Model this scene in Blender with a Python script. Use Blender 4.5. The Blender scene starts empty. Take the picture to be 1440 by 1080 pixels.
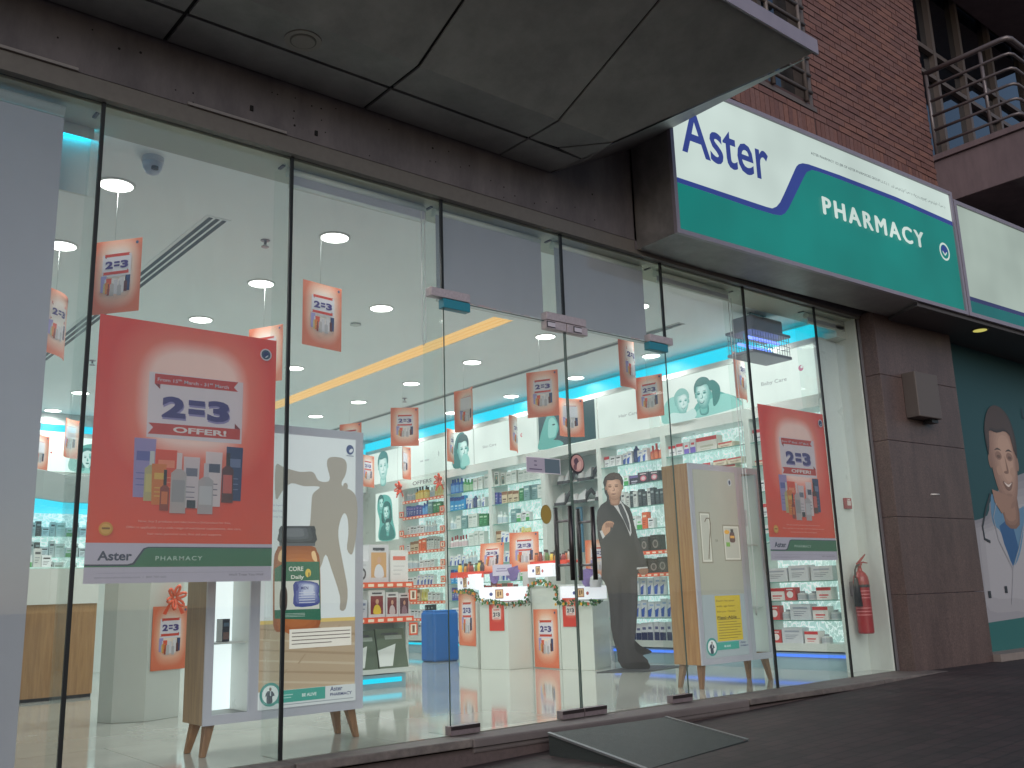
import bpy, math, random
from mathutils import Vector, Matrix
from math import radians, sin, cos, pi, atan2, acos, sqrt
random.seed(7)
sc = bpy.context.scene
col = sc.collection

# ------------------------------------------------------------------ camera
CAM = Vector((0.0, -4.640, 0.77))
FL = 1330.9                                     # focal length in pixels of the 1440 wide photograph
_ya, _pi, _ro = radians(39.897), radians(12.561), radians(-1.887)
FW = Vector((sin(_ya)*cos(_pi), cos(_ya)*cos(_pi), sin(_pi)))
_r = Vector((cos(_ya), -sin(_ya), 0)); _u = _r.cross(FW)
RT = cos(_ro)*_r + sin(_ro)*_u; UP = -sin(_ro)*_r + cos(_ro)*_u
cd = bpy.data.cameras.new('camera'); cam = bpy.data.objects.new('camera', cd); col.objects.link(cam)
cam.matrix_world = Matrix(((RT.x, UP.x, -FW.x, CAM.x), (RT.y, UP.y, -FW.y, CAM.y), (RT.z, UP.z, -FW.z, CAM.z), (0, 0, 0, 1)))
cd.sensor_width = 36; cd.lens = 36*FL/1440; cd.clip_start = .05; cd.clip_end = 1500
sc.camera = cam

# ------------------------------------------------------------------ dusk sky, weak sun, exposure
W = bpy.data.worlds.new('World'); sc.world = W; W.use_nodes = True
wn = W.node_tree; wn.nodes.clear()
sky = wn.nodes.new('ShaderNodeTexSky'); sky.sky_type = 'NISHITA'; sky.sun_disc = False
SUN_E, SUN_R = radians(28), radians(215)
sky.sun_elevation = SUN_E; sky.sun_rotation = SUN_R; sky.air_density = 1.0; sky.dust_density = 1.0
bg = wn.nodes.new('ShaderNodeBackground'); bg.inputs[1].default_value = .10
wo = wn.nodes.new('ShaderNodeOutputWorld')
wn.links.new(sky.outputs[0], bg.inputs[0]); wn.links.new(bg.outputs[0], wo.inputs[0])
sl = bpy.data.lights.new('sun', 'SUN'); sl.energy = 1.5; sl.angle = radians(50); sl.color = (1, .95, .9)
so = bpy.data.objects.new('sun', sl); col.objects.link(so)
so.rotation_euler = Vector((-sin(SUN_R)*cos(SUN_E), -cos(SUN_R)*cos(SUN_E), -sin(SUN_E))).to_track_quat('-Z', 'Y').to_euler()
sc.view_settings.view_transform = 'Standard'; sc.view_settings.look = 'None'
sc.view_settings.gamma = 1; sc.view_settings.use_curve_mapping = False
sc.view_settings.exposure = 0.0
sc.cycles.use_denoising = True
sc.cycles.max_bounces = 9; sc.cycles.transparent_max_bounces = 24; sc.cycles.glossy_bounces = 4
sc.cycles.diffuse_bounces = 4; sc.cycles.sample_clamp_indirect = 6

# ------------------------------------------------------------------ tracing: a photograph pixel to a point on a real plane
def on(px, py, ax, val):
    D = FW + RT*((px-720)/FL) - UP*((py-540)/FL)
    return CAM + D*((val-CAM[ax])/D[ax])

# ------------------------------------------------------------------ materials
def lin(c):
    return tuple(((v/255)/12.92 if v/255 <= .04045 else ((v/255+.055)/1.055)**2.4) for v in c)
_m = {}
def mat(name, c=(200, 200, 200), rough=.5, metal=0, noise=0, nscale=8, bump=0, bscale=60, emis=0, spec=.5, trans=0, coat=0, dirt=None):
    if name in _m: return _m[name]
    m = bpy.data.materials.new(name); m.use_nodes = True; nt = m.node_tree; N = nt.nodes; L = nt.links
    b = N['Principled BSDF']; lc = lin(c)
    b.inputs['Base Color'].default_value = (*lc, 1); b.inputs['Roughness'].default_value = rough
    b.inputs['Metallic'].default_value = metal; b.inputs['Specular IOR Level'].default_value = spec
    b.inputs['Coat Weight'].default_value = coat
    if noise or dirt:
        tc = N.new('ShaderNodeTexCoord'); nz = N.new('ShaderNodeTexNoise'); nz.inputs['Scale'].default_value = nscale
        nz.inputs['Detail'].default_value = 6; nz.inputs['Roughness'].default_value = .65
        L.new(tc.outputs['Object'], nz.inputs['Vector'])
        r = N.new('ShaderNodeValToRGB'); r.color_ramp.elements[0].position = .3; r.color_ramp.elements[1].position = .7
        k = noise or .3
        lo = dirt and lin(dirt) or tuple(v*(1-k) for v in lc); hi = lc if dirt else tuple(min(1, v*(1+k)) for v in lc)
        r.color_ramp.elements[0].color = (*lo, 1); r.color_ramp.elements[1].color = (*hi, 1)
        L.new(nz.outputs['Fac'], r.inputs['Fac']); L.new(r.outputs['Color'], b.inputs['Base Color'])
        rr = N.new('ShaderNodeMapRange'); rr.inputs['To Min'].default_value = max(.02, rough-.1); rr.inputs['To Max'].default_value = min(1, rough+.1)
        L.new(nz.outputs['Fac'], rr.inputs['Value']); L.new(rr.outputs[0], b.inputs['Roughness'])
    if bump:
        tc = N.new('ShaderNodeTexCoord'); nb = N.new('ShaderNodeTexNoise'); nb.inputs['Scale'].default_value = bscale; nb.inputs['Detail'].default_value = 5
        L.new(tc.outputs['Object'], nb.inputs['Vector'])
        bp = N.new('ShaderNodeBump'); bp.inputs['Strength'].default_value = bump; bp.inputs['Distance'].default_value = .01
        L.new(nb.outputs['Fac'], bp.inputs['Height']); L.new(bp.outputs[0], b.inputs['Normal'])
    if emis:
        b.inputs['Emission Color'].default_value = (*lc, 1); b.inputs['Emission Strength'].default_value = emis
    if trans:
        out = N['Material Output']; t = N.new('ShaderNodeBsdfTranslucent'); t.inputs[0].default_value = (*lc, 1)
        x = N.new('ShaderNodeMixShader'); x.inputs[0].default_value = trans
        L.new(b.outputs[0], x.inputs[1]); L.new(t.outputs[0], x.inputs[2]); L.new(x.outputs[0], out.inputs[0])
        if noise: L.new(r.outputs['Color'], t.inputs[0])
    _m[name] = m; return m
def weather(m, sc=(1.2, 1.2, .25), k=.30):
    """soft streaks and stains multiplied over the base colour"""
    N = m.node_tree.nodes; L = m.node_tree.links; b = N['Principled BSDF']; src = b.inputs['Base Color'].links[0].from_socket
    tc = N.new('ShaderNodeTexCoord'); mp = N.new('ShaderNodeMapping'); mp.inputs['Scale'].default_value = sc
    nz = N.new('ShaderNodeTexNoise'); nz.inputs['Scale'].default_value = 3.2; nz.inputs['Detail'].default_value = 9; nz.inputs['Roughness'].default_value = .7
    r = N.new('ShaderNodeValToRGB'); r.color_ramp.elements[0].position = .36; r.color_ramp.elements[1].position = .62
    r.color_ramp.elements[0].color = (1-k, 1-k, 1-k*.9, 1); r.color_ramp.elements[1].color = (1.06, 1.06, 1.06, 1)
    mx = N.new('ShaderNodeMix'); mx.data_type = 'RGBA'; mx.blend_type = 'MULTIPLY'; mx.inputs[0].default_value = 1
    L.new(tc.outputs['Object'], mp.inputs[0]); L.new(mp.outputs[0], nz.inputs['Vector']); L.new(nz.outputs['Fac'], r.inputs[0])
    L.new(src, mx.inputs[6]); L.new(r.outputs[0], mx.inputs[7]); L.new(mx.outputs[2], b.inputs['Base Color'])
def pr(*c, k=0):
    """print / plastic of one colour"""
    return mat('print_%d_%d_%d' % c, c, .45)
def prt(*c):
    """print on the window posters: thin card lit from behind too"""
    return mat('poster_print_%d_%d_%d' % c, c, .5, trans=.4)
def lamp(name, c, s, base=None):
    m = mat(name, base or tuple(int(v*.72) for v in c), .5); b = m.node_tree.nodes['Principled BSDF']
    b.inputs['Emission Color'].default_value = (*lin(c), 1); b.inputs['Emission Strength'].default_value = s
    return m
def glow(*c):
    """ink on a backlit film"""
    k = 'backlit_ink_%d_%d_%d' % c
    if k in _m: return _m[k]
    m = lamp(k, c, 1.0, (14, 14, 14)); N = m.node_tree.nodes; L = m.node_tree.links      # tubes behind the film light it a little unevenly
    tc = N.new('ShaderNodeTexCoord'); nz = N.new('ShaderNodeTexNoise'); nz.inputs['Scale'].default_value = 1.1; nz.inputs['Detail'].default_value = 2
    mr = N.new('ShaderNodeMapRange'); mr.inputs['From Min'].default_value = .3; mr.inputs['From Max'].default_value = .7; mr.inputs['To Min'].default_value = .82; mr.inputs['To Max'].default_value = 1.1
    L.new(tc.outputs['Object'], nz.inputs['Vector']); L.new(nz.outputs['Fac'], mr.inputs['Value']); L.new(mr.outputs[0], N['Principled BSDF'].inputs['Emission Strength'])
    return m

def glass_mat(name, tint, refl=1.0, film=0):
    m = bpy.data.materials.new(name); m.use_nodes = True; N = m.node_tree.nodes; L = m.node_tree.links; N.clear()
    g = N.new('ShaderNodeNewGeometry'); d = N.new('ShaderNodeVectorMath'); d.operation = 'DOT_PRODUCT'
    L.new(g.outputs['Incoming'], d.inputs[0]); L.new(g.outputs['Normal'], d.inputs[1])
    a = N.new('ShaderNodeMath'); a.operation = 'ABSOLUTE'; L.new(d.outputs['Value'], a.inputs[0])
    s = N.new('ShaderNodeMath'); s.operation = 'SUBTRACT'; s.inputs[0].default_value = 1; L.new(a.outputs[0], s.inputs[1])
    p = N.new('ShaderNodeMath'); p.operation = 'POWER'; p.inputs[1].default_value = 5; L.new(s.outputs[0], p.inputs[0])
    q = N.new('ShaderNodeMath'); q.operation = 'MULTIPLY_ADD'; q.inputs[1].default_value = .96*refl; q.inputs[2].default_value = .04*refl; L.new(p.outputs[0], q.inputs[0])
    t = N.new('ShaderNodeBsdfTransparent'); t.inputs[0].default_value = (*tint, 1)
    gl = N.new('ShaderNodeBsdfGlossy'); gl.inputs['Roughness'].default_value = .0; gl.inputs[0].default_value = (1, 1, 1, 1)
    x = N.new('ShaderNodeMixShader'); o = N.new('ShaderNodeOutputMaterial')
    L.new(q.outputs[0], x.inputs[0]); L.new(t.outputs[0], x.inputs[1]); L.new(gl.outputs[0], x.inputs[2])
    if film:                                     # uneven diffuse veil added as haze on the glass, with dust and smears
        tc = N.new('ShaderNodeTexCoord'); mp = N.new('ShaderNodeMapping'); mp.inputs['Scale'].default_value = (1.3, 1, .55); mp.inputs['Rotation'].default_value = (0, .5, 0)
        nz = N.new('ShaderNodeTexNoise'); nz.inputs['Scale'].default_value = 2.6; nz.inputs['Detail'].default_value = 7; nz.inputs['Roughness'].default_value = .62; nz.inputs['Distortion'].default_value = 1.2
        L.new(tc.outputs['Object'], mp.inputs[0]); L.new(mp.outputs[0], nz.inputs['Vector'])
        mr = N.new('ShaderNodeMapRange'); mr.inputs['From Min'].default_value = .35; mr.inputs['From Max'].default_value = .75; mr.inputs['To Min'].default_value = film*.35; mr.inputs['To Max'].default_value = film*1.6
        L.new(nz.outputs['Fac'], mr.inputs['Value']); df = N.new('ShaderNodeBsdfDiffuse'); df.inputs[0].default_value = (.75, .77, .80, 1)
        tl = N.new('ShaderNodeBsdfTranslucent'); tl.inputs[0].default_value = (.75, .77, .80, 1); ad = N.new('ShaderNodeMixShader'); ad.inputs[0].default_value = .5
        L.new(df.outputs[0], ad.inputs[1]); L.new(tl.outputs[0], ad.inputs[2]); x2 = N.new('ShaderNodeMixShader')
        L.new(mr.outputs[0], x2.inputs[0]); L.new(x.outputs[0], x2.inputs[1]); L.new(ad.outputs[0], x2.inputs[2]); L.new(x2.outputs[0], o.inputs[0])
    else: L.new(x.outputs[0], o.inputs[0])
    return m
GLASS = glass_mat('shopfront_glass', (.955, .975, .972), 1.0, .022)
FIN = glass_mat('fin_glass', (.95, .975, .965), .6)
SHELFG = glass_mat('shelf_glass', (.86, .95, .93))
WINDOW = mat('dark_window_glass', (14, 20, 26), .03, spec=.9, coat=1)

def gradient_mat(name, edge, mid, inner, trans=0.0, st=(.45, .63, .9), cz=.66, fz=2.35):
    """printed poster ground: strong colour at the edges, paler towards the middle of the sheet"""
    m = bpy.data.materials.new(name); m.use_nodes = True; N = m.node_tree.nodes; L = m.node_tree.links
    b = N['Principled BSDF']; b.inputs['Roughness'].default_value = .4
    tc = N.new('ShaderNodeTexCoord'); sp = N.new('ShaderNodeSeparateXYZ'); L.new(tc.outputs['Generated'], sp.inputs[0])
    def mth(op, a, bb, c=None):
        n = N.new('ShaderNodeMath'); n.operation = op
        for i, v in enumerate((a, bb, c)):
            if v is None: continue
            if hasattr(v, 'links'): L.new(v, n.inputs[i])
            else: n.inputs[i].default_value = v
        return n.outputs[0]
    dx = mth('ABSOLUTE', mth('SUBTRACT', sp.outputs[0], .52), 0)
    dz = mth('ABSOLUTE', mth('SUBTRACT', sp.outputs[2], cz), 0)
    dx = mth('MULTIPLY', dx, 2.05); dz = mth('MULTIPLY', dz, fz)
    d = mth('POWER', mth('ADD', mth('POWER', dx, 3.0), mth('POWER', dz, 3.0)), 1/3)
    r = N.new('ShaderNodeValToRGB'); e = r.color_ramp.elements
    e[0].position = st[0]; e[0].color = (*lin(inner), 1); e[1].position = st[2]; e[1].color = (*lin(edge), 1)
    k = e.new(st[1]); k.color = (*lin(mid), 1)
    L.new(d, r.inputs['Fac']); L.new(r.outputs[0], b.inputs['Base Color'])
    if trans:
        t = N.new('ShaderNodeBsdfTranslucent'); L.new(r.outputs[0], t.inputs[0]); x = N.new('ShaderNodeMixShader'); x.inputs[0].default_value = trans
        L.new(b.outputs[0], x.inputs[1]); L.new(t.outputs[0], x.inputs[2]); L.new(x.outputs[0], N['Material Output'].inputs[0])
    return m
POSTER_G = gradient_mat('poster_ground', (224, 82, 56), (230, 134, 108), (240, 212, 204), .42, (.50, .66, .95))
CARD_G = gradient_mat('card_ground', (230, 134, 100), (240, 196, 174), (246, 238, 232), .2, (.50, .74, 1.0), .56, 1.95)
PLACARD_G = gradient_mat('placard_ground', (222, 116, 80), (232, 168, 138), (240, 222, 208), 0, (.48, .74, 1.0), .56, 1.95)
SMALLCARD_G = gradient_mat('small_placard_ground', (208, 62, 48), (222, 110, 92), (236, 190, 180), 0)

def oak(name, base, dark, vertical=True):
    m = bpy.data.materials.new(name); m.use_nodes = True; N = m.node_tree.nodes; L = m.node_tree.links
    b = N['Principled BSDF']; b.inputs['Roughness'].default_value = .45
    tc = N.new('ShaderNodeTexCoord'); mp = N.new('ShaderNodeMapping'); mp.inputs['Scale'].default_value = (22, 22, 1.3) if vertical else (1.3, 22, 22)
    nz = N.new('ShaderNodeTexNoise'); nz.inputs['Scale'].default_value = 2.2; nz.inputs['Detail'].default_value = 8; nz.inputs['Distortion'].default_value = .6
    r = N.new('ShaderNodeValToRGB'); r.color_ramp.elements[0].position = .32; r.color_ramp.elements[1].position = .68
    r.color_ramp.elements[0].color = (*lin(dark), 1); r.color_ramp.elements[1].color = (*lin(base), 1)
    L.new(tc.outputs['Object'], mp.inputs[0]); L.new(mp.outputs[0], nz.inputs['Vector']); L.new(nz.outputs['Fac'], r.inputs[0]); L.new(r.outputs[0], b.inputs['Base Color'])
    return m
OAK = oak('oak_veneer', (178, 136, 90), (156, 112, 70)); OAKD = oak('oak_leg', (146, 108, 74), (118, 84, 56)); COAK = oak('counter_oak', (158, 122, 78), (138, 102, 62))
GREYOAK = oak('greyed_oak_veneer', (160, 132, 100), (136, 110, 82))

def backlit_foil():
    """LED-lit crinkled foil behind the glass shelves"""
    m = bpy.data.materials.new('crinkled_backlight'); m.use_nodes = True; N = m.node_tree.nodes; L = m.node_tree.links
    b = N['Principled BSDF']; b.inputs['Roughness'].default_value = .3; b.inputs['Base Color'].default_value = (.6, .7, .68, 1)
    tc = N.new('ShaderNodeTexCoord'); v = N.new('ShaderNodeTexVoronoi'); v.feature = 'DISTANCE_TO_EDGE'; v.inputs['Scale'].default_value = 19
    nz = N.new('ShaderNodeTexNoise'); nz.inputs['Scale'].default_value = 6; nz.inputs['Detail'].default_value = 4
    mx = N.new('ShaderNodeMix'); mx.data_type = 'VECTOR'; mx.inputs['Factor'].default_value = .25
    L.new(tc.outputs['Object'], mx.inputs[4]); L.new(nz.outputs['Color'], mx.inputs[5]); L.new(mx.outputs[1], v.inputs['Vector'])
    r = N.new('ShaderNodeValToRGB'); e = r.color_ramp.elements; e[0].position = .0; e[0].color = (1, 1, 1, 1); e[1].position = .10; e[1].color = (.30, .46, .44, 1)
    L.new(v.outputs['Distance'], r.inputs[0]); L.new(r.outputs[0], b.inputs['Emission Color']); b.inputs['Emission Strength'].default_value = .95
    return m
FOIL = backlit_foil()

def tile_mat(name, c1, c2, jc, sx, sy, rough, spec=.5, mortar=.006, nscale=14, bump=.1):
    """flat floor finish: fine joints with colour variation"""
    m = bpy.data.materials.new(name); m.use_nodes = True; N = m.node_tree.nodes; L = m.node_tree.links
    b = N['Principled BSDF']; b.inputs['Roughness'].default_value = rough; b.inputs['Specular IOR Level'].default_value = spec
    tc = N.new('ShaderNodeTexCoord'); bt = N.new('ShaderNodeTexBrick'); bt.inputs['Scale'].default_value = 1
    bt.inputs['Brick Width'].default_value = sx; bt.inputs['Row Height'].default_value = sy; bt.inputs['Mortar Size'].default_value = mortar
    bt.inputs['Color1'].default_value = (*lin(c1), 1); bt.inputs['Color2'].default_value = (*lin(c2), 1); bt.inputs['Mortar'].default_value = (*lin(jc), 1)
    nz = N.new('ShaderNodeTexNoise'); nz.inputs['Scale'].default_value = nscale; nz.inputs['Detail'].default_value = 7
    mx = N.new('ShaderNodeMix'); mx.data_type = 'RGBA'; mx.blend_type = 'MULTIPLY'; mx.inputs[0].default_value = .5
    r = N.new('ShaderNodeValToRGB'); r.color_ramp.elements[0].color = (.45, .45, .45, 1); r.color_ramp.elements[1].color = (1.3, 1.3, 1.3, 1)
    L.new(tc.outputs['Object'], bt.inputs['Vector']); L.new(tc.outputs['Object'], nz.inputs['Vector']); L.new(nz.outputs['Fac'], r.inputs[0])
    L.new(bt.outputs['Color'], mx.inputs[6]); L.new(r.outputs[0], mx.inputs[7]); L.new(mx.outputs[2], b.inputs['Base Color'])
    bp = N.new('ShaderNodeBump'); bp.inputs['Strength'].default_value = bump; bp.inputs['Distance'].default_value = .01
    L.new(nz.outputs['Fac'], bp.inputs['Height']); L.new(bp.outputs[0], b.inputs['Normal'])
    return m

WHITE = mat('white_paint', (204, 208, 204), .5, noise=.03, nscale=3)
WHITEG = mat('white_laminate', (202, 208, 203), .3, noise=.02, nscale=4)
CEIL = mat('ceiling_paint', (236, 240, 240), .8, noise=.02, nscale=1.5)
GREYF = mat('grey_lacquer_frame', (186, 186, 196), .4)
STEEL = mat('brushed_steel', (150, 142, 146), .32, .85, noise=.12, nscale=40)
DARKM = mat('dark_metal', (46, 46, 48), .4, .6)
BLACK = mat('black_rubber', (16, 17, 19), .5)
TEALF = mat('teal_protective_film', (38, 120, 140), .35)
BLINDM = mat('roller_blind_fabric', (178, 178, 187), .8, noise=.03, nscale=2, trans=.30)

# ------------------------------------------------------------------ mesh helpers
class MB:
    def __init__(s): s.v = []; s.f = []; s.k = []; s.mats = []; s.layer = 0; s.smooth = []
    def mi(s, m):
        if m not in s.mats: s.mats.append(m)
        return s.mats.index(m)
    def add(s, vs, fs, m, smooth=False):
        o = len(s.v); s.v += [tuple(v) for v in vs]; i = s.mi(m)
        for f in fs: s.f.append([o+j for j in f]); s.k.append(i); s.smooth.append(smooth)
        return s
    def box(s, x0, x1, y0, y1, z0, z1, m):
        return s.add([(x0,y0,z0),(x1,y0,z0),(x1,y1,z0),(x0,y1,z0),(x0,y0,z1),(x1,y0,z1),(x1,y1,z1),(x0,y1,z1)],
                     [(0,3,2,1),(4,5,6,7),(0,1,5,4),(1,2,6,5),(2,3,7,6),(3,0,4,7)], m)
    def hexa(s, b, t, m):
        """eight corners: four below, four above, both anticlockwise from above"""
        return s.add(list(b)+list(t), [(0,3,2,1),(4,5,6,7),(0,1,5,4),(1,2,6,5),(2,3,7,6),(3,0,4,7)], m)
    def prism(s, pts, z0, z1, m):
        n = len(pts)
        zz0 = z0 if hasattr(z0, '__len__') else [z0]*n; zz1 = z1 if hasattr(z1, '__len__') else [z1]*n
        vs = [(p[0], p[1], zz0[i]) for i, p in enumerate(pts)]+[(p[0], p[1], zz1[i]) for i, p in enumerate(pts)]
        return s.add(vs, [tuple(range(n))[::-1], tuple(range(n, 2*n))]+[(i, (i+1) % n, n+(i+1) % n, n+i) for i in range(n)], m)
    def cyl(s, p0, p1, r0, m, r1=None, n=14, smooth=True):
        p0 = Vector(p0); p1 = Vector(p1); r1 = r0 if r1 is None else r1
        d = (p1-p0).normalized(); a = d.orthogonal().normalized(); b = d.cross(a)
        vs = [p0+(a*cos(2*pi*i/n)+b*sin(2*pi*i/n))*r0 for i in range(n)]+[p1+(a*cos(2*pi*i/n)+b*sin(2*pi*i/n))*r1 for i in range(n)]
        s.add(vs, [(i, (i+1) % n, n+(i+1) % n, n+i) for i in range(n)], m, smooth)
        o = len(s.v)-2*n; k = s.mi(m)
        s.f += [list(range(o, o+n))[::-1], list(range(o+n, o+2*n))]; s.k += [k, k]; s.smooth += [False, False]
        return s
    def tube(s, pts, r, m, n=6):
        pts = [Vector(p) for p in pts]; rings = []
        for i, p in enumerate(pts):
            d = (pts[min(i+1, len(pts)-1)]-pts[max(i-1, 0)]).normalized()
            a = Vector((0, 0, 1)).cross(d)
            a = a.normalized() if a.length > .05 else d.orthogonal().normalized(); b = d.cross(a)
            rr = r[i] if hasattr(r, '__len__') else r
            rings.append([p+(a*cos(2*pi*j/n)+b*sin(2*pi*j/n))*rr for j in range(n)])
        vs = [v for q in rings for v in q]; fs = []
        for i in range(len(pts)-1):
            for j in range(n): fs.append((i*n+j, i*n+(j+1) % n, (i+1)*n+(j+1) % n, (i+1)*n+j))
        fs += [tuple(range(n))[::-1], tuple(range((len(pts)-1)*n, len(pts)*n))]
        return s.add(vs, fs, m, True)
    def lathe(s, prof, c, m, n=16):
        """prof: (radius, height[, material]) up the z axis"""
        for i in range(len(prof)-1):
            a, b = prof[i], prof[i+1]; mm = a[2] if len(a) > 2 else m
            vs = [(c[0]+a[0]*cos(2*pi*j/n), c[1]+a[0]*sin(2*pi*j/n), c[2]+a[1]) for j in range(n)]+[(c[0]+b[0]*cos(2*pi*j/n), c[1]+b[0]*sin(2*pi*j/n), c[2]+b[1]) for j in range(n)]
            s.add(vs, [(j, (j+1) % n, n+(j+1) % n, n+j) for j in range(n)], mm, True)
        return s
    # ---- flat printed art, drawn in a local frame facing -y: u to the right, v up, each layer 0.16 mm proud of the last
    def art(s, pts, m, layer=None):
        s.layer = s.layer+1 if layer is None else layer
        y = -.00016*s.layer
        return s.add([(p[0], y, p[1]) for p in pts], [tuple(range(len(pts)))], m)
    def rect(s, u0, v0, u1, v1, m, layer=None, n=1):
        s.layer = s.layer+1 if layer is None else layer
        y = -.00016*s.layer
        for i in range(n):
            a = u0+(u1-u0)*i/n; b = u0+(u1-u0)*(i+1)/n
            s.add([(a, y, v0), (b, y, v0), (b, y, v1), (a, y, v1)], [(0, 1, 2, 3)], m)
        return s
    def ell(s, cu, cv, ru, rv, m, layer=None, n=20, rot=0):
        return s.art([(cu+ru*cos(2*pi*i/n)*cos(rot)-rv*sin(2*pi*i/n)*sin(rot), cv+ru*cos(2*pi*i/n)*sin(rot)+rv*sin(2*pi*i/n)*cos(rot)) for i in range(n)], m, layer)
    def blob(s, pts, m, layer=None, sub=4):
        out = []; n = len(pts)
        for i in range(n):
            p0, p1, p2, p3 = pts[i-1], pts[i], pts[(i+1) % n], pts[(i+2) % n]
            for k in range(sub):
                t = k/sub
                out.append(tuple(.5*((2*p1[j])+(-p0[j]+p2[j])*t+(2*p0[j]-5*p1[j]+4*p2[j]-p3[j])*t*t+(-p0[j]+3*p1[j]-3*p2[j]+p3[j])*t**3) for j in (0, 1)))
        return s.art(out, m, layer)
    def text(s, body, u, v, h, m, bold=0, width=None, align='C', rot=0, layer=None, space=1.0):
        """h: height of a capital letter; u, v: centre or left end of the baseline"""
        vs, fs, w, cap = text_geo(body, bold, space)
        s.layer = s.layer+1 if layer is None else layer
        k = h/cap; kx = width/w if width else k; y = -.00016*s.layer
        ox = {'C': -w/2, 'L': 0, 'R': -w}[align]
        out = []
        for a, b in vs:
            x_, z_ = (a+ox)*kx, b*k
            out.append((u+x_*cos(rot)-z_*sin(rot), y, v+x_*sin(rot)+z_*cos(rot)))
        return s.add(out, fs, m)
    def bend(s, k, w):
        s.v = [(x, y+k*(4*((x/w)**2)-.5), z) for x, y, z in s.v]; return s
    def build(s, name, parent=None, loc=None, rz=0, bevel=0, **tags):
        me = bpy.data.meshes.new(name); me.from_pydata(s.v, [], s.f)
        for m in s.mats: me.materials.append(m)
        me.polygons.foreach_set('material_index', s.k); me.polygons.foreach_set('use_smooth', s.smooth); me.update()
        o = bpy.data.objects.new(name, me); col.objects.link(o)
        if parent: o.parent = parent
        if loc: o.location = loc
        o.rotation_euler = (0, 0, rz)
        if bevel:
            b = o.modifiers.new('edge', 'BEVEL'); b.width = bevel; b.segments = 2; b.limit_method = 'ANGLE'
        tag(o, **tags); return o
_tx = {}
def text_geo(body, bold=0, space=1.0):
    key = (body, bold, space)
    if key in _tx: return _tx[key]
    def conv(t):
        c = bpy.data.curves.new('lettering', 'FONT'); c.body = t; c.size = 1; c.offset = bold; c.space_character = space; c.resolution_u = 3; c.fill_mode = 'BOTH'
        o = bpy.data.objects.new('lettering', c); col.objects.link(o); bpy.context.view_layer.update()
        me = bpy.data.meshes.new_from_object(o.evaluated_get(bpy.context.evaluated_depsgraph_get()))
        vs = [(q.co.x, q.co.y) for q in me.vertices]; fs = [tuple(p.vertices) for p in me.polygons]
        bpy.data.objects.remove(o); bpy.data.curves.remove(c); bpy.data.meshes.remove(me)
        return vs, fs
    vs, fs = conv(body)
    if not vs: vs, fs = conv('o')
    x0 = min(v[0] for v in vs); x1 = max(v[0] for v in vs)
    _tx[key] = ([(a-x0, b) for a, b in vs], fs, x1-x0, .729+2*bold); return _tx[key]

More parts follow.
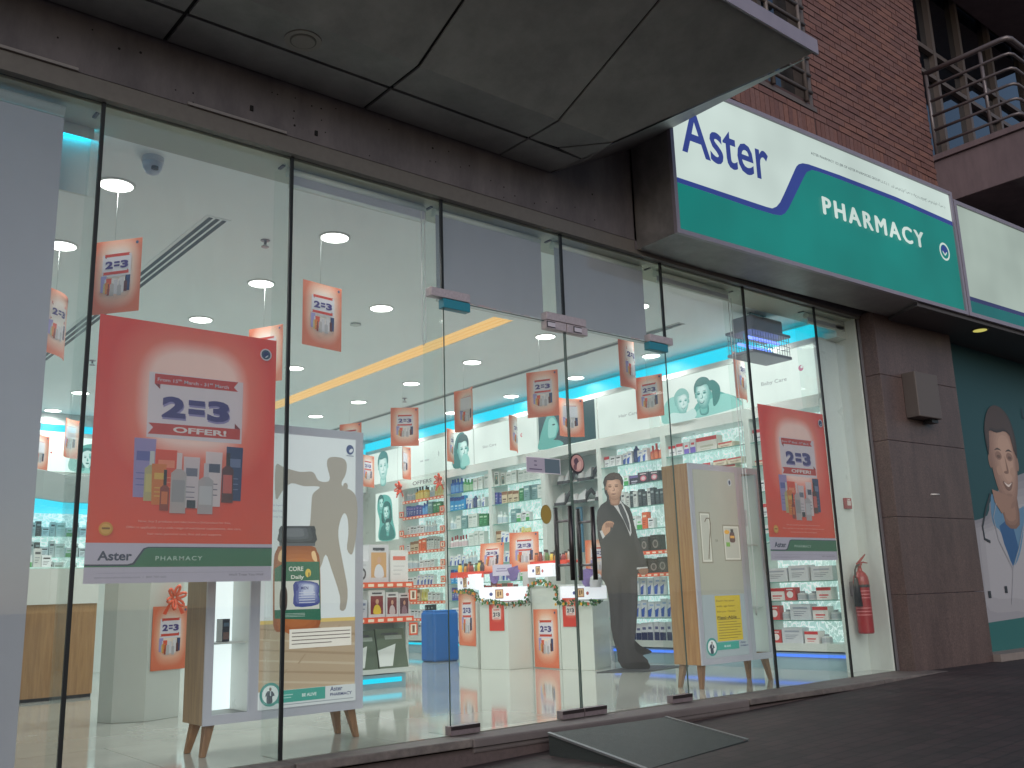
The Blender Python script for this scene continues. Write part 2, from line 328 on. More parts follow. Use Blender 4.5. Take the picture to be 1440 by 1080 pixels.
def lerpc(a, c, t): return tuple(int(a[i]+(c[i]-a[i])*t) for i in range(3))
def soft(b, pts, c0, c1, mk, n=5, sh=(0, 0), k=.16, sub=3):
    cu = sum(p[0] for p in pts)/len(pts); cv_ = sum(p[1] for p in pts)/len(pts)
    for i in range(n):
        f = 1-k*i; b.blob([(cu+(p[0]-cu)*f+sh[0]*i, cv_+(p[1]-cv_)*f+sh[1]*i) for p in pts], mk(*lerpc(c0, c1, i/(n-1))), sub=sub)
def portrait(b, u, v, s, mk, dark, mid, light, hairc, turn=0, smile=1, hairlong=False, slim=1.0):
    """head of half height s around (u, v), shaded in steps from mid to light"""
    k = slim
    if hairlong: soft(b, [(u-.8*s, v-1.0*s), (u-.95*s, v+.1*s), (u-.6*s, v+.95*s), (u, v+1.2*s), (u+.65*s, v+.9*s), (u+.95*s, v), (u+.8*s, v-1.0*s)], hairc, lerpc(hairc, mid, .35), mk, 4, (-.02*s, .03*s))
    soft(b, [(u-.30*s, v-.5*s), (u-.32*s, v-1.25*s), (u+.32*s, v-1.25*s), (u+.30*s, v-.5*s)], lerpc(dark, mid, .45), mid, mk, 3, (-.02*s, 0))
    head = [(u-.60*k*s, v+.15*s), (u-.56*k*s, v+.62*s), (u-.25*s, v+.95*s), (u+.25*s, v+.95*s), (u+.56*k*s, v+.62*s), (u+.60*k*s, v+.12*s), (u+.50*k*s, v-.45*s), (u+.22*s, v-.88*s), (u-.18*s, v-.88*s), (u-.48*k*s, v-.45*s)]
    for q_ in (-1, 1): b.ell(u+q_*.61*k*s, v+.02*s, .08*s, .17*s, mk(*lerpc(dark, mid, .7)), n=10)
    soft(b, head, lerpc(dark, mid, .75), light, mk, 6, (-.022*s*(1 if turn <= 0 else -1), .008*s), .10)
    d = turn*.12*s
    for q_ in (-1, 1):
        x = u+q_*.25*k*s+d
        b.ell(x, v+.13*s, .15*s, .09*s, mk(*lerpc(mid, dark, .25)), n=12); b.ell(x, v+.11*s, .09*s, .035*s, mk(*lerpc(mid, dark, .9)), n=10); b.blob([(x-.16*s, v+.23*s), (x, v+.29*s), (x+.16*s, v+.24*s), (x, v+.25*s)], mk(*lerpc(mid, hairc, .8)))
        b.ell(x+q_*.06*s, v-.18*s, .12*s, .10*s, mk(*lerpc(light, mid, .35)), n=12)
    b.blob([(u+d+.02*s, v+.14*s), (u+d+.12*s, v-.16*s), (u+d+.04*s, v-.20*s), (u+d+.04*s, v-.05*s)], mk(*lerpc(mid, dark, .35))); b.ell(u+d, v-.20*s, .11*s, .03*s, mk(*lerpc(mid, dark, .4)), n=10)
    w_ = .22*s
    if smile: b.blob([(u-w_+d, v-.38*s), (u+d, v-.44*s), (u+w_+d, v-.38*s), (u+.1*s+d, v-.55*s), (u-.1*s+d, v-.55*s)], mk(*lerpc(mid, dark, .55))); b.blob([(u-w_*.8+d, v-.40*s), (u+d, v-.45*s), (u+w_*.8+d, v-.40*s), (u+d, v-.50*s)], mk(*lerpc(light, (250, 250, 250), .5)))
    else: b.blob([(u-w_+d, v-.44*s), (u+d, v-.40*s), (u+w_+d, v-.44*s), (u+d, v-.52*s)], mk(*lerpc(mid, dark, .5)))
    b.ell(u+d, v-.66*s, .14*s, .03*s, mk(*lerpc(mid, dark, .15)), n=10)
    soft(b, [(u-.66*k*s, v+.10*s), (u-.70*k*s, v+.62*s), (u-.42*s, v+1.05*s), (u+.05*s, v+1.18*s), (u+.50*s, v+1.0*s), (u+.70*k*s, v+.55*s), (u+.64*k*s, v+.12*s), (u+.54*k*s, v+.48*s), (u+.28*s, v+.66*s), (u-.15*s, v+.60*s), (u-.48*k*s, v+.62*s), (u-.57*k*s, v+.40*s)], hairc, lerpc(hairc, mid, .22), mk, 3, (-.01*s, .035*s), .06)
def tag(o, label=None, cat=None, group=None, kind=None):
    if label: o['label'] = label
    if cat: o['category'] = cat
    if group: o['group'] = group
    if kind: o['kind'] = kind
    return o
def thing(name, loc, label, cat, group=None, rz=0):
    o = bpy.data.objects.new(name, None); col.objects.link(o); o.location = loc; o.rotation_euler = (0, 0, rz); o.empty_display_size = .1
    return tag(o, label, cat, group)
def copy_tree(o, parent=None):
    c = o.copy(); col.objects.link(c); c.parent = parent
    for ch in list(o.children): copy_tree(ch, c)
    return c
def mesh_copy(me, name, loc, rz=0, parent=None, **tags):
    o = bpy.data.objects.new(name, me); col.objects.link(o); o.location = loc; o.rotation_euler = (0, 0, rz)
    if parent: o.parent = parent
    return tag(o, **tags)
SW = -pi/2                                       # rotation of what faces -x (the side wall's front)

# ================================================================== SETTING
# pavement: falls away to the left of the shop
PAVE = tile_mat('dark_reddish_pavers', (58, 42, 44), (43, 32, 34), (25, 20, 21), .2, .1, .7, mortar=.007, bump=.6, nscale=4)
weather(PAVE, (.5, .5, 1), .35)
def gz(x): return -.24+.028*max(0, min(8.3, x))
b = MB(); xs = [-300, -60, -10, 0, 8.3, 14, 60, 300]; ys = [-300, -60, -8, .02]
vs = [(x, y, gz(x)) for y in ys for x in xs]; nx = len(xs)
b.add(vs, [(j*nx+i, j*nx+i+1, (j+1)*nx+i+1, (j+1)*nx+i) for j in range(len(ys)-1) for i in range(nx-1)], PAVE)
b.build('pavement', kind='structure')
FLOOR = tile_mat('polished_cream_tile', (172, 174, 166), (168, 170, 163), (120, 120, 114), 1.2, 1.2, .07, mortar=.003, nscale=2.5, bump=0)
MB().box(-2.5, 8.4, .0, 9.0, -.45, 0, FLOOR).build('shop_floor', kind='structure')
b = MB()                                         # ceiling with the slot of the warm cove left open
b.box(-2.5, 5.31, -.02, 9.0, 3.3, 3.36, CEIL); b.box(5.55, 8.6, -.02, 9.0, 3.3, 3.36, CEIL); b.box(5.31, 5.55, -.02, 1.94, 3.3, 3.36, CEIL)
b.box(5.31, 5.55, 8.6, 9.0, 3.3, 3.36, CEIL)
b.build('ceiling', kind='structure')
MB().box(8.22, 8.3, .0, 9.0, 0, 3.3, WHITE).build('side_wall', kind='structure')
MB().box(-2.6, 8.4, 8.95, 9.05, 0, 3.3, WHITE).build('back_wall', kind='structure')
MB().box(-2.6, -2.5, 0, 9.0, 0, 3.3, WHITE).build('side_wall_far', kind='structure')
MB().box(-2.5, 8.2, .02, .33, 3.262, 3.30, mat('reflection_band_tone', (176, 178, 164), .7, noise=.04, nscale=3)).build('ceiling_reflection_band', kind='structure')  # board added along the glass; its darker tone stands in for a reflection
# grey panel behind the first pane of glass, seen past the blind's edge
CYAN = lamp('cyan_led', (0, 208, 236), 1.25, (0, 40, 50)); BLUE = lamp('blue_led', (70, 130, 255), 1.2, (60, 70, 95))
WARM = lamp('warm_cove_light', (246, 196, 118), .92, (90, 70, 40))
b = MB(); b.box(5.30, 5.56, 1.93, 8.61, 3.306, 3.36, WARM)
b.box(5.40, 5.404, 1.94, 8.6, 3.302, 3.306, lamp('cove_streak', (232, 176, 100), .8)); b.box(5.47, 5.473, 1.94, 8.6, 3.302, 3.306, lamp('cove_streak', (232, 176, 100), .8))
b.build('ceiling_cove_light', label='long warm amber recessed light slot running into the shop ceiling', cat='cove light')

# ================================================================== THE BUILDING ABOVE AND AROUND
GRANITE = mat('brown_granite', (84, 69, 67), .4, noise=.42, nscale=70, bump=.05, bscale=200)
CONC = mat('painted_concrete', (100, 94, 98), .75, noise=.1, nscale=5, bump=.08, bscale=30)
SILLM = mat('worn_sill_stone', (98, 90, 87), .6, noise=.25, nscale=22, bump=.25, bscale=60)
SOFF = mat('canopy_composite_panel', (126, 126, 125), .45, noise=.13, nscale=1.6)
FASC = mat('lilac_grey_metal', (142, 134, 146), .4, .3, noise=.06, nscale=8)
SHEET = mat('sheet_metal_underside', (128, 124, 124), .42, .25, noise=.16, nscale=6)
MAUVE = mat('mauve_render', (108, 92, 96), .7, noise=.05, nscale=6)

weather(CONC, (1.5, 1, .5)); weather(SOFF, (.9, .9, .9), .22); weather(GRANITE, (1.6, 1.6, .35), .28); weather(SHEET, (1, 1, 1), .25); weather(MAUVE, (2, 2, .4), .2); weather(SILLM, (1.5, 4, 1), .35)
# --- brick wall
mort = mat('mortar', (64, 46, 48), .9)
bcols = [mat('red_brick_%d' % i, c, .8, noise=.22, nscale=30, bump=.3, bscale=90) for i, c in enumerate([(106, 73, 68), (101, 69, 65), (112, 77, 70), (96, 66, 64), (104, 74, 71)])]
wall = thing('brick_wall', (8, 0, 4.3), 'red brick upper wall with a soldier course above the green sign', 'wall')
b = MB()
b.box(5.2-8, 6.6-8, .004, .25, 0, 4.4, mort); b.box(6.6-8, 7.92-8, .004, .25, 0, 1.16, mort); b.box(7.92-8, 10.40-8, .004, .25, 0, 4.4, mort)
b.build('mortar_bed', wall)
def brick_mesh(w, h, m):
    q = MB(); q.box(0, w, 0, .06, 0, h, m); e = .002
    me = bpy.data.meshes.new('brick'); me.from_pydata(q.v, [], q.f); me.materials.append(m); me.update(); return me
BM = [brick_mesh(.215, .062, m) for m in bcols]; SM = [brick_mesh(.066, .215, m) for m in bcols]
stuff = MB(); nb = 0; rng = random.Random(3)
def stuffbrick(x, z, w, h):
    stuff.box(x, x+w, rng.uniform(-.006, -.001), .05, z, z+h, rng.choice(bcols))
for k in range(33):                              # soldier course over the visible stretch
    mesh_copy(rng.choice(SM), 'brick', (7.93-8+k*.0752, rng.uniform(-.007, -.002), 5.070-4.3), parent=wall); nb += 1
for k in range(36): stuffbrick(5.2-8+k*.0752, 5.070-4.3, .066, .215)
for r_ in range(9):
    z = 4.31+r_*.073 if False else 4.400+r_*.0755
    for k in range(24):
        x = 5.2+k*.2255+(.1127 if r_ % 2 else 0)
        if x+.2 < 10.4 and z < 5.065-.062: stuffbrick(x-8, z-4.3, .215, .062)
row = 0; z = 5.297
while z < 8.6:
    x = 5.2+(.1127 if row % 2 else 0)
    while x < 10.39:
        w = min(.215, 10.40-x)
        if 10.40-(x+.2255) < .06: w = 10.40-x
        hole = z > 5.36 and x+w > 6.6 and x < 7.92
        if not hole and w > .04:
            if x > 7.90 and w > .2 and nb < 300:
                mesh_copy(rng.choice(BM), 'brick', (x-8, rng.uniform(-.007, -.001), z-4.3), parent=wall); nb += 1
            else: stuffbrick(x-8, z-4.3, w, .062)
        elif hole and x < 6.6 and 6.6-x > .04: stuffbrick(x-8, z-4.3, 6.6-x-.004, .062)
        elif hole and x+w > 7.92 and x+w-7.92 > .04: stuffbrick(7.925-8, z-4.3, x+w-7.925, .062)
        x += .2255
    z += .0755; row += 1
o = stuff.build('brick_infill', wall, kind='stuff')

# --- small window left of the brick field
FRM = mat('beige_window_frame', (96, 86, 83), .5, .2)
t = thing('upper_window', (7.26, .1, 5.42), 'dark upstairs window with metal bars above the left of the green sign', 'window')
b = MB(); b.box(-.66, .66, .05, .06, 0, 3.0, WINDOW); b.build('pane', t)
b = MB()
for x in (-.66, -.02, .60): b.box(x, x+.06, -.02, .05, 0, 3, FRM)
for z in (.0, 1.35, 2.9): b.box(-.60, .60, -.015, .045, z+.001, z+.06, FRM)
b.box(-.66, .70, -.11, .0, -.05, -.002, FRM)
b.build('window_frame', t)
b = MB(); b.box(.60, .659, -.10, -.02, .0, 3, FRM); b.build('reveal', t)
for i in range(8): MB().cyl((-.66, -.13, .12+i*.19), (.6, -.13, .12+i*.19), .02, FRM, n=8).build('guard_bar', t)
for x in (.5, -.05, -.6): MB().cyl((x, -.13, .0), (x, -.13, 1.5), .022, FRM, n=8).build('guard_post', t)

# --- glazed wall and balcony at the far right
t = thing('balcony_glazing', (10.42, .35, 5.5), 'dark balcony glazing reflecting the blue evening sky, right of the bricks', 'glazed wall')
BW = [10.42, 11.02, 11.55, 12.4, 13.4, 14.6]
for i in range(5):
    for z0, z1 in ((0, 1.62), (1.68, 2.0), (2.06, 3.3)):
        MB().box(BW[i]-10.42+.05, BW[i+1]-10.42-.02, .04, .05, z0, z1, WINDOW).build('pane', t)
for i in range(6): MB().box(BW[i]-10.42-.02, BW[i]-10.42+.05, -.03, .06, -.3, 3.3, FRM).build('mullion', t)
for z in (-.06, 1.62, 2.0, 3.3): MB().box(0, 4.2, -.025, .055, z, z+.06, FRM).build('transom', t)
t = thing('balcony', (10.4, 0, 5.0), 'mauve concrete balcony with round metal rails at the top right', 'balcony')
b = MB(); b.box(.0, 4.6, -1.15, .30, 0.0, .53, MAUVE); b.build('slab', t, bevel=.008)
b = MB(); b.box(-.03, 4.6, -1.18, .0, .535, .60, MAUVE); b.build('coping', t)
RAILM = mat('dull_railing_metal', (104, 96, 98), .4, .4)
for i, z in enumerate((1.66, 1.47, 1.29, 1.10, .92, .74)):
    r = .032 if i == 0 else .018
    MB().tube([(.02, -.02, z), (.02, -.5, z), (.02, -.90, z), (.035, -.955, z), (.09, -.98, z), (1.5, -.98, z), (4.4, -.98, z)], r, RAILM, n=8).build('rail', t)
for p in ((.02, -.03), (.03, -.66), (.7, -.98), (1.7, -.98), (2.7, -.98)): MB().cyl((p[0], p[1], .6), (p[0], p[1], 1.66), .022, RAILM, n=8).build('railing_post', t)
MB().box(10.4, 15, -1.2, .3, 8.6, 9.1, MAUVE).build('upper_balcony_slab', label='underside of the next balcony up, above the dark glazing', cat='balcony slab')
MB().box(10.4, 15, .42, .5, 4.5, 8.6, mat('dark_room', (20, 20, 22), .9)).build('dark_room_wall', kind='structure')

# --- lintel beam over the shopfront
t = thing('lintel_beam', (3, 0, 3.3), 'pitted grey concrete beam running over the glass shopfront', 'beam')
b = MB(); b.box(-5.5, 1.2, -.05, .0, .07, .41, CONC); b.box(1.2, 6.7, -.05, .0, .07, 1.05, CONC); b.build('beam_face', t)
b = MB(); b.box(-5.5, 5.25, -.045, .0, -.03, .07, mat('lintel_trim', (102, 97, 94), .5, noise=.1, nscale=20)); b.build('beam_underside_trim', t)
b = MB()
for (x0, x1) in ((-5.2, -1.9), (-1.35, -.78)): b.box(x0, x1, -.062, -.05, .07, .085, mat('thin_aluminium_strip', (150, 142, 138), .35, .5))
b.build('metal_strip', t)
pit = mat('drilled_hole', (18, 16, 18), .9); rng = random.Random(11); b = MB()
for i in range(46):
    x = rng.uniform(-3, 2.4); z = rng.uniform(.09, .34); r = rng.choice((.004, .005, .007, .004))
    b.cyl((x, -.051, z), (x, -.0525, z), r, pit, n=8)
for x, z in ((-.6, .12), (-1.0, .15)): b.box(x, x+.018, -.058, -.05, z, z+.03, pit)
b.build('drill_holes', t, kind='stuff')

# --- canopy
t = thing('canopy', (2, -.05, 3.69), 'dark grey panelled canopy overhead with a pointed right corner', 'canopy')
ox, oy, oz = 2, -.05, 3.69
def sz(y): return 3.69+max(0, (-y-.655))*.42
def panel(pts, name='soffit_panel', th=.015, m=SOFF):
    b = MB(); q = [(x-ox, y-oy) for x, y, z in pts]
    b.prism(q, [z-oz for _, _, z in pts], [z-oz+th for _, _, z in pts], m); return b.build(name, t)
g = .012; XJ = [-2.2, -.93, .28, 1.51, 2.725, 3.79]
def sheetpanel(x0, x1, y0, y1): return [(x0+g, y0+g, sz(y0+g)), (x1-g, y0+g, sz(y0+g)), (x1-g, y1-g, sz(y1-g)), (x0+g, y1-g, sz(y1-g))]
for i in range(5):
    panel(sheetpanel(XJ[i], XJ[i+1], -.36, -.055))
    b = MB(); x0, x1 = XJ[i]+g-ox, XJ[i+1]-g-ox
    prof = [(-.36-g, 3.69), (-.655, 3.69), (-1.695, sz(-1.695))]
    vs = []
    for dz in (0, .015):
        for y, z in prof: vs += [(x0, y-oy, z-oz+dz), (x1, y-oy, z-oz+dz)]
    b.add(vs, [(0, 1, 3, 2), (2, 3, 5, 4), (6, 8, 9, 7), (8, 10, 11, 9), (0, 6, 7, 1), (4, 5, 11, 10), (0, 2, 8, 6), (2, 4, 10, 8), (1, 7, 9, 3), (3, 9, 11, 5)], SOFF)
    b.build('soffit_panel', t)
panel([(3.797, -.35, 3.69), (4.30, -.335, 3.69), (4.245, -.06, 3.69), (3.797, -.06, 3.69)])
panel([(3.797, -.367, 3.69), (3.797, -.655, 3.69), (4.275, -.655, 3.69), (4.03, -.38, 3.69)])
panel([(3.797, -.655, 3.69), (3.797, -1.695, sz(-1.695)), (5.09, -1.695, sz(-1.695)), (4.275, -.655, 3.69)])
panel([(4.05, -.374, 3.69), (4.285, -.64, 3.69), (4.30, -.35, 3.69)])
cham = MB()
P = [(4.262, -.055, 3.69), (4.318, -.34, 3.69), (4.296, -.655, 3.69), (5.115, -1.69, 4.128), (5.12, -.055, 4.128)]
cham.add([(x-ox, y-oy, z-oz) for x, y, z in P], [(0, 2, 1), (0, 4, 3, 2)], SHEET); cham.build('sloping_end_panel', t)
b = MB(); jt = mat('dark_joint', (22, 22, 24), .9)
b.prism([(x-ox, y-oy) for x, y in ((-2.2, -.05), (4.25, -.05), (4.28, -.655), (-2.2, -.655))], .018, .03, jt)
b.hexa([(-2.2-ox, -1.69-oy, .437+.018), (5.08-ox, -1.69-oy, .437+.018), (4.27-ox, -.655-oy, .018), (-2.2-ox, -.655-oy, .018)],
       [(-2.2-ox, -1.69-oy, .437+.03), (5.08-ox, -1.69-oy, .437+.03), (4.27-ox, -.655-oy, .03), (-2.2-ox, -.655-oy, .03)], jt)
b.build('joint_backing', t)
b = MB(); b.prism([(x-ox, y-oy) for x, y in ((-2.2, -.05), (-2.2, -1.70), (5.12, -1.70), (5.12, -.05))], .472, .53, FASC); b.build('top_sheet', t)
b = MB(); b.box(-2.2-ox, 5.125-ox, -1.715-oy, -1.70-oy, .432, .535, FASC); b.build('fascia_strip', t)
q = MB(); ring = mat('recessed_lamp_ring', (128, 124, 120), .5)
q.cyl((2.09-ox, -.50-oy, .0), (2.09-ox, -.50-oy, -.006), .098, ring, n=28); q.cyl((2.09-ox, -.50-oy, -.006), (2.09-ox, -.50-oy, -.009), .07, mat('lamp_ring_gap', (84, 82, 78), .6), n=28)
q.cyl((2.09-ox, -.50-oy, -.009), (2.09-ox, -.50-oy, -.012), .062, ring, n=28); q.build('recessed_lamp', t)

# --- granite pillar right of the shopfront
t = thing('granite_pillar', (8.9, -.1, 0), 'speckled brown granite clad pillar between the shopfront and the doctor mural', 'pillar')
zc = [-.1, .66, 1.36, 2.07, 2.70, 3.32]
for i in range(5):
    MB().hexa([(8.275-8.9, -.07, zc[i]), (9.62-8.9, -.15, zc[i]), (9.62-8.9, .4, zc[i]), (8.275-8.9, .4, zc[i])],
              [(8.275-8.9, -.07, zc[i+1]-.003), (9.62-8.9, -.15, zc[i+1]-.003), (9.62-8.9, .4, zc[i+1]-.003), (8.275-8.9, .4, zc[i+1]-.003)], GRANITE).build('granite_slab', t, bevel=.003)
MB().box(8.305-8.9, 9.6-8.9, -.06, .39, -.1, 3.31, mat('pillar_joint', (50, 42, 40), .9)).build('pillar_core', t)
t = thing('wall_box', (8.83, -.19, 2.3), 'plain brown grey metal box fixed high on the granite pillar', 'wall box')
MB().box(-.2, .2, -.15, -.01, 0, .44, mat('box_metal', (92, 84, 82), .5, .2)).build('housing', t, rz=-.05, bevel=.008)
MB().box(.06, .18, -.12, -.04, -.035, 0, DARKM).build('bracket', t)
MB().cyl((8.88, -.21, 1.58), (9.03, -.215, 1.585), .008, mat('pale_scratch', (190, 186, 182), .6), n=6).build('small_bracket', label='small pale metal hook halfway up the granite pillar', cat='hook')

# --- sill, kerb and mortar fillet
t = thing('shop_sill', (0, 0, 0), 'worn stone sill and plinth under the glass shopfront', 'sill')
def fy(x): return -.155-(x-3)*.038
sx = [-2.6, -1.3, .0, 1.25, 2.3, 3.36]
for i in range(5):
    a, c = sx[i]+.003, sx[i+1]-.003
    MB().hexa([(a, fy(a)-.015, -.05), (c, fy(c)-.015, -.05), (c, .0, -.05), (a, .0, -.05)], [(a, fy(a)-.015, -.004), (c, fy(c)-.015, -.004), (c, .0, -.004), (a, .0, -.004)], SILLM).build('sill_stone', t, bevel=.006)
sx = [5.75, 6.6, 7.45, 8.45]
for i in range(3):
    a, c = sx[i]+.003, sx[i+1]-.003
    MB().hexa([(a, fy(a)-.015, -.045), (c, fy(c)-.015, -.045), (c, .0, -.045), (a, .0, -.045)], [(a, fy(a)-.015, -.004), (c, fy(c)-.015, -.004), (c, .0, -.004), (a, .0, -.004)], SILLM).build('sill_stone', t, bevel=.006)
b = MB(); b.prism([(3.362, fy(3.36)-.012), (5.748, fy(5.75)-.012), (5.748, 0), (3.362, 0)], -.085, -.006, mat('smooth_mortar', (88, 80, 80), .7, noise=.12, nscale=9, bump=.15, bscale=25)); b.build('mortar_ledge', t, bevel=.012)
b = MB(); b.prism([(-2.6, fy(-2.6)), (8.6, fy(8.6)), (8.6, .0), (-2.6, .0)], -.5, -.052, mat('plinth_stone', (74, 62, 62), .75, noise=.2, nscale=30, bump=.3, bscale=60)); b.build('plinth', t)
b = MB(); b.prism([(9.62, -.32), (14, -.5), (14, .1), (9.62, .1)], -.3, .06, mat('neighbour_step_stone', (118, 108, 104), .7, noise=.1, nscale=12))
b.build('neighbour_step', label='pale low step under the doctor mural next door', cat='step')

# --- wheelchair ramp
t = thing('ramp', (3.8, -.33, 0), 'dark rubber covered wedge ramp with metal edge strips before the door', 'ramp')
RUB = mat('ribbed_ramp_rubber', (42, 47, 47), .6, noise=.12, nscale=30, bump=.3, bscale=150); ED = mat('ramp_edge_metal', (120, 122, 124), .4, .6)
L0, R0 = Vector((0, .01, -.012)), Vector((.92, -.065, -.012)); gl_, gr_ = gz(3.8)+.004, gz(4.8)+.006
L1, R1 = Vector((.02, -.72, gl_)), Vector((.955, -.66, gr_))
b = MB(); b.hexa([(L0.x, L0.y, gz(3.8)-.02), (L1.x, L1.y, gl_-.02), (R1.x, R1.y, gr_-.02), (R0.x, R0.y, gr_-.02)], [L0, L1, R1, R0], RUB); b.build('ramp_deck', t)
for A, B_ in ((L0, L1), (R0, R1)):
    b = MB(); d = Vector((.012, 0, 0)); z_ = Vector((0, 0, .006))
    b.hexa([A-d-z_, B_-d-z_, B_+d-z_, A+d-z_], [A-d+z_, B_-d+z_, B_+d+z_, A+d+z_], ED); b.build('edge_strip', t)

# ================================================================== SIGNS
NAVY = glow(42, 58, 130); SIGNW = glow(198, 214, 207); TEAL = glow(4, 120, 111)
a = radians(-2.86)
t = thing('pharmacy_sign', (5.1, -.45, 3.3), 'large backlit green and white lightbox sign over the door reading PHARMACY', 'sign', rz=a)
Ls, Hs = 4.08, 1.29
b = MB(); b.box(.0, Ls, .012, .44, .0, Hs, SHEET); b.build('sign_box', t)
b = MB()
for x0, x1, z0, z1 in ((0, Ls, 0, .035), (0, Ls, Hs-.035, Hs), (0, .035, .035, Hs-.035), (Ls-.035, Ls, .035, Hs-.035)): b.box(x0, x1, -.02, .012, z0, z1, FASC)
b.build('sign_frame', t)
def on_sign(px, py, org=(5.1, -.45, 3.3), ang=a):
    n = Vector((-sin(ang), cos(ang), 0)); D = FW + RT*((px-720)/FL) - UP*((py-540)/FL); o = Vector(org)
    p = CAM + D*(((o-CAM).dot(n))/D.dot(n)); d = p-o
    return (d.x*cos(ang)+d.y*sin(ang), d.z)
b = MB(); b.rect(.035, .035, Ls-.035, Hs-.035, SIGNW, layer=0)
band = [on_sign(*q) for q in ((952, 249), (1000, 265), (1060, 285), (1078, 291), (1086, 293), (1092, 290.5), (1097, 284.5), (1103, 272), (1118, 238), (1120, 234), (1123, 231), (1128.6, 229.5), (1137, 231), (1180, 246), (1260, 277), (1342, 313))]
band[0] = (.035, band[0][1]); band[-1] = (Ls-.035, band[-1][1])
lo = [on_sign(*q) for q in ((952, 256), (1000, 272), (1060, 293), (1088, 301.5), (1098, 303), (1104, 300), (1109, 293), (1131, 248), (1134.5, 242), (1141.6, 239), (1150, 241), (1180, 252), (1260, 283), (1342, 319))]
lo[0] = (.035, lo[0][1]); lo[-1] = (Ls-.035, lo[-1][1])
b.art([(.035, .035)]+[(Ls-.035, .035)]+lo[::-1], TEAL); b.art(band+lo[::-1], NAVY)
b.build('sign_face', t)
b = MB(); p0 = on_sign(966, 223); p1 = on_sign(1081, 262)
b.text('Aster', .135, .69, .41, NAVY, bold=.014, width=1.03, align='L'); b.v = [(x, y-.004, z) for x, y, z in b.v]; b.build('shop_name', t)
b = MB(); pa = on_sign(1157, 301); pb = on_sign(1299, 354)
[b.text('PHARMACY', pa[0]+dx_, pa[1]+dz_, .165, SIGNW, bold=0, width=pb[0]-pa[0], align='L', space=1.3) for dx_, dz_ in ((0, 0), (.006, .0), (-.006, 0), (0, .006), (0, -.005), (.011, .003), (-.011, .002))]; b.v = [(x, y-.012, z) for x, y, z in b.v]; b.build('raised_lettering', t)
INK = glow(40, 50, 60); b = MB(); pa = on_sign(1140, 214)
b.text('ASTER PHARMACY 152 (BR OF ASTER PHARMACIES GROUP L.L.C.)  |', pa[0], pa[1]-.02, .026, INK, width=1.18, align='L')
b.v = [(x, y-.002, z) for x, y, z in b.v]; b.build('licence_line', t, kind='stuff'); b = MB(); b.layer = 1
b.text('\uFEAD\uFEE5\uFE8D \u0635\u064A\u062F\u0644\u064A\u0629 \u0623\u0633\u062A\u0631 \u0641\u0631\u0639 \u0645\u0646 \u0645\u062C\u0645\u0648\u0639\u0629 \u0635\u064A\u062F\u0644\u064A\u0627\u062A \u0623\u0633\u062A\u0631', pa[0]+1.22, pa[1]-.02, .026, INK, width=.95, align='L')
b.v = [(x, y-.002, z) for x, y, z in b.v]; b.build('arabic_licence_line', t)
b = MB(); pc = on_sign(1328, 354)
b.ell(pc[0], pc[1], .092, .092, SIGNW, n=28); b.ell(pc[0], pc[1], .072, .072, TEAL, n=28)
b.blob([(pc[0]-.06, pc[1]), (pc[0]-.03, pc[1]+.06), (pc[0]+.03, pc[1]+.055), (pc[0]+.06, pc[1]+.01), (pc[0]+.01, pc[1]-.03)], NAVY)
for s_, m_ in ((-1, SIGNW), (1, SIGNW)): b.ell(pc[0]+s_*.018, pc[1]-.02, .03, .008, m_, rot=s_*.8)
b.v = [(x, y-.003, z) for x, y, z in b.v]; b.build('emblem', t)

t = thing('blank_sign', (9.19, -.655, 3.3), 'blank pale lightbox sign with a teal band along its foot, at the right edge', 'sign', rz=a)
b = MB(); b.box(.0, 4.2, .012, .6, .0, 1.22, SHEET); b.build('sign_box', t)
b = MB()
for x0, x1, z0, z1 in ((0, 4.2, 0, .04), (0, 4.2, 1.18, 1.22), (0, .05, .04, 1.18)): b.box(x0, x1, -.02, .012, z0, z1, FASC)
b.build('sign_frame', t)
PALE = glow(160, 174, 164)
b = MB(); b.rect(.05, .04, 4.2, 1.18, PALE, layer=0); b.rect(.05, .04, 4.2, .17, glow(16, 96, 96)); b.rect(.05, .17, 4.2, .215, glow(44, 48, 92)); b.build('sign_face', t)
MB().box(5.1, 14, -.05, .0, 3.3, 4.4, CONC).build('sign_backing_wall', kind='structure')
# soffit under the signs with the one lit lamp
o = MB().prism([(8.6, -.05), (8.3, -.60), (14, -.86), (14, -.05)], 3.262, 3.296, mat('sign_soffit', (74, 70, 72), .6)).build('sign_soffit', label='dark soffit strip under the right sign', cat='soffit')
q = MB(); lp = on(1378, 464, 2, 3.26)
q.cyl((lp.x, lp.y, 3.262), (lp.x, lp.y, 3.255), .085, mat('lamp_bezel', (120, 112, 96), .4, .4), n=24)
q.cyl((lp.x, lp.y, 3.255), (lp.x, lp.y, 3.252), .066, lamp('dim_yellow_lamp', (216, 208, 110), .75), n=24)
q.build('soffit_lamp', label='small dim yellow round lamp in the soffit under the blank sign', cat='lamp')

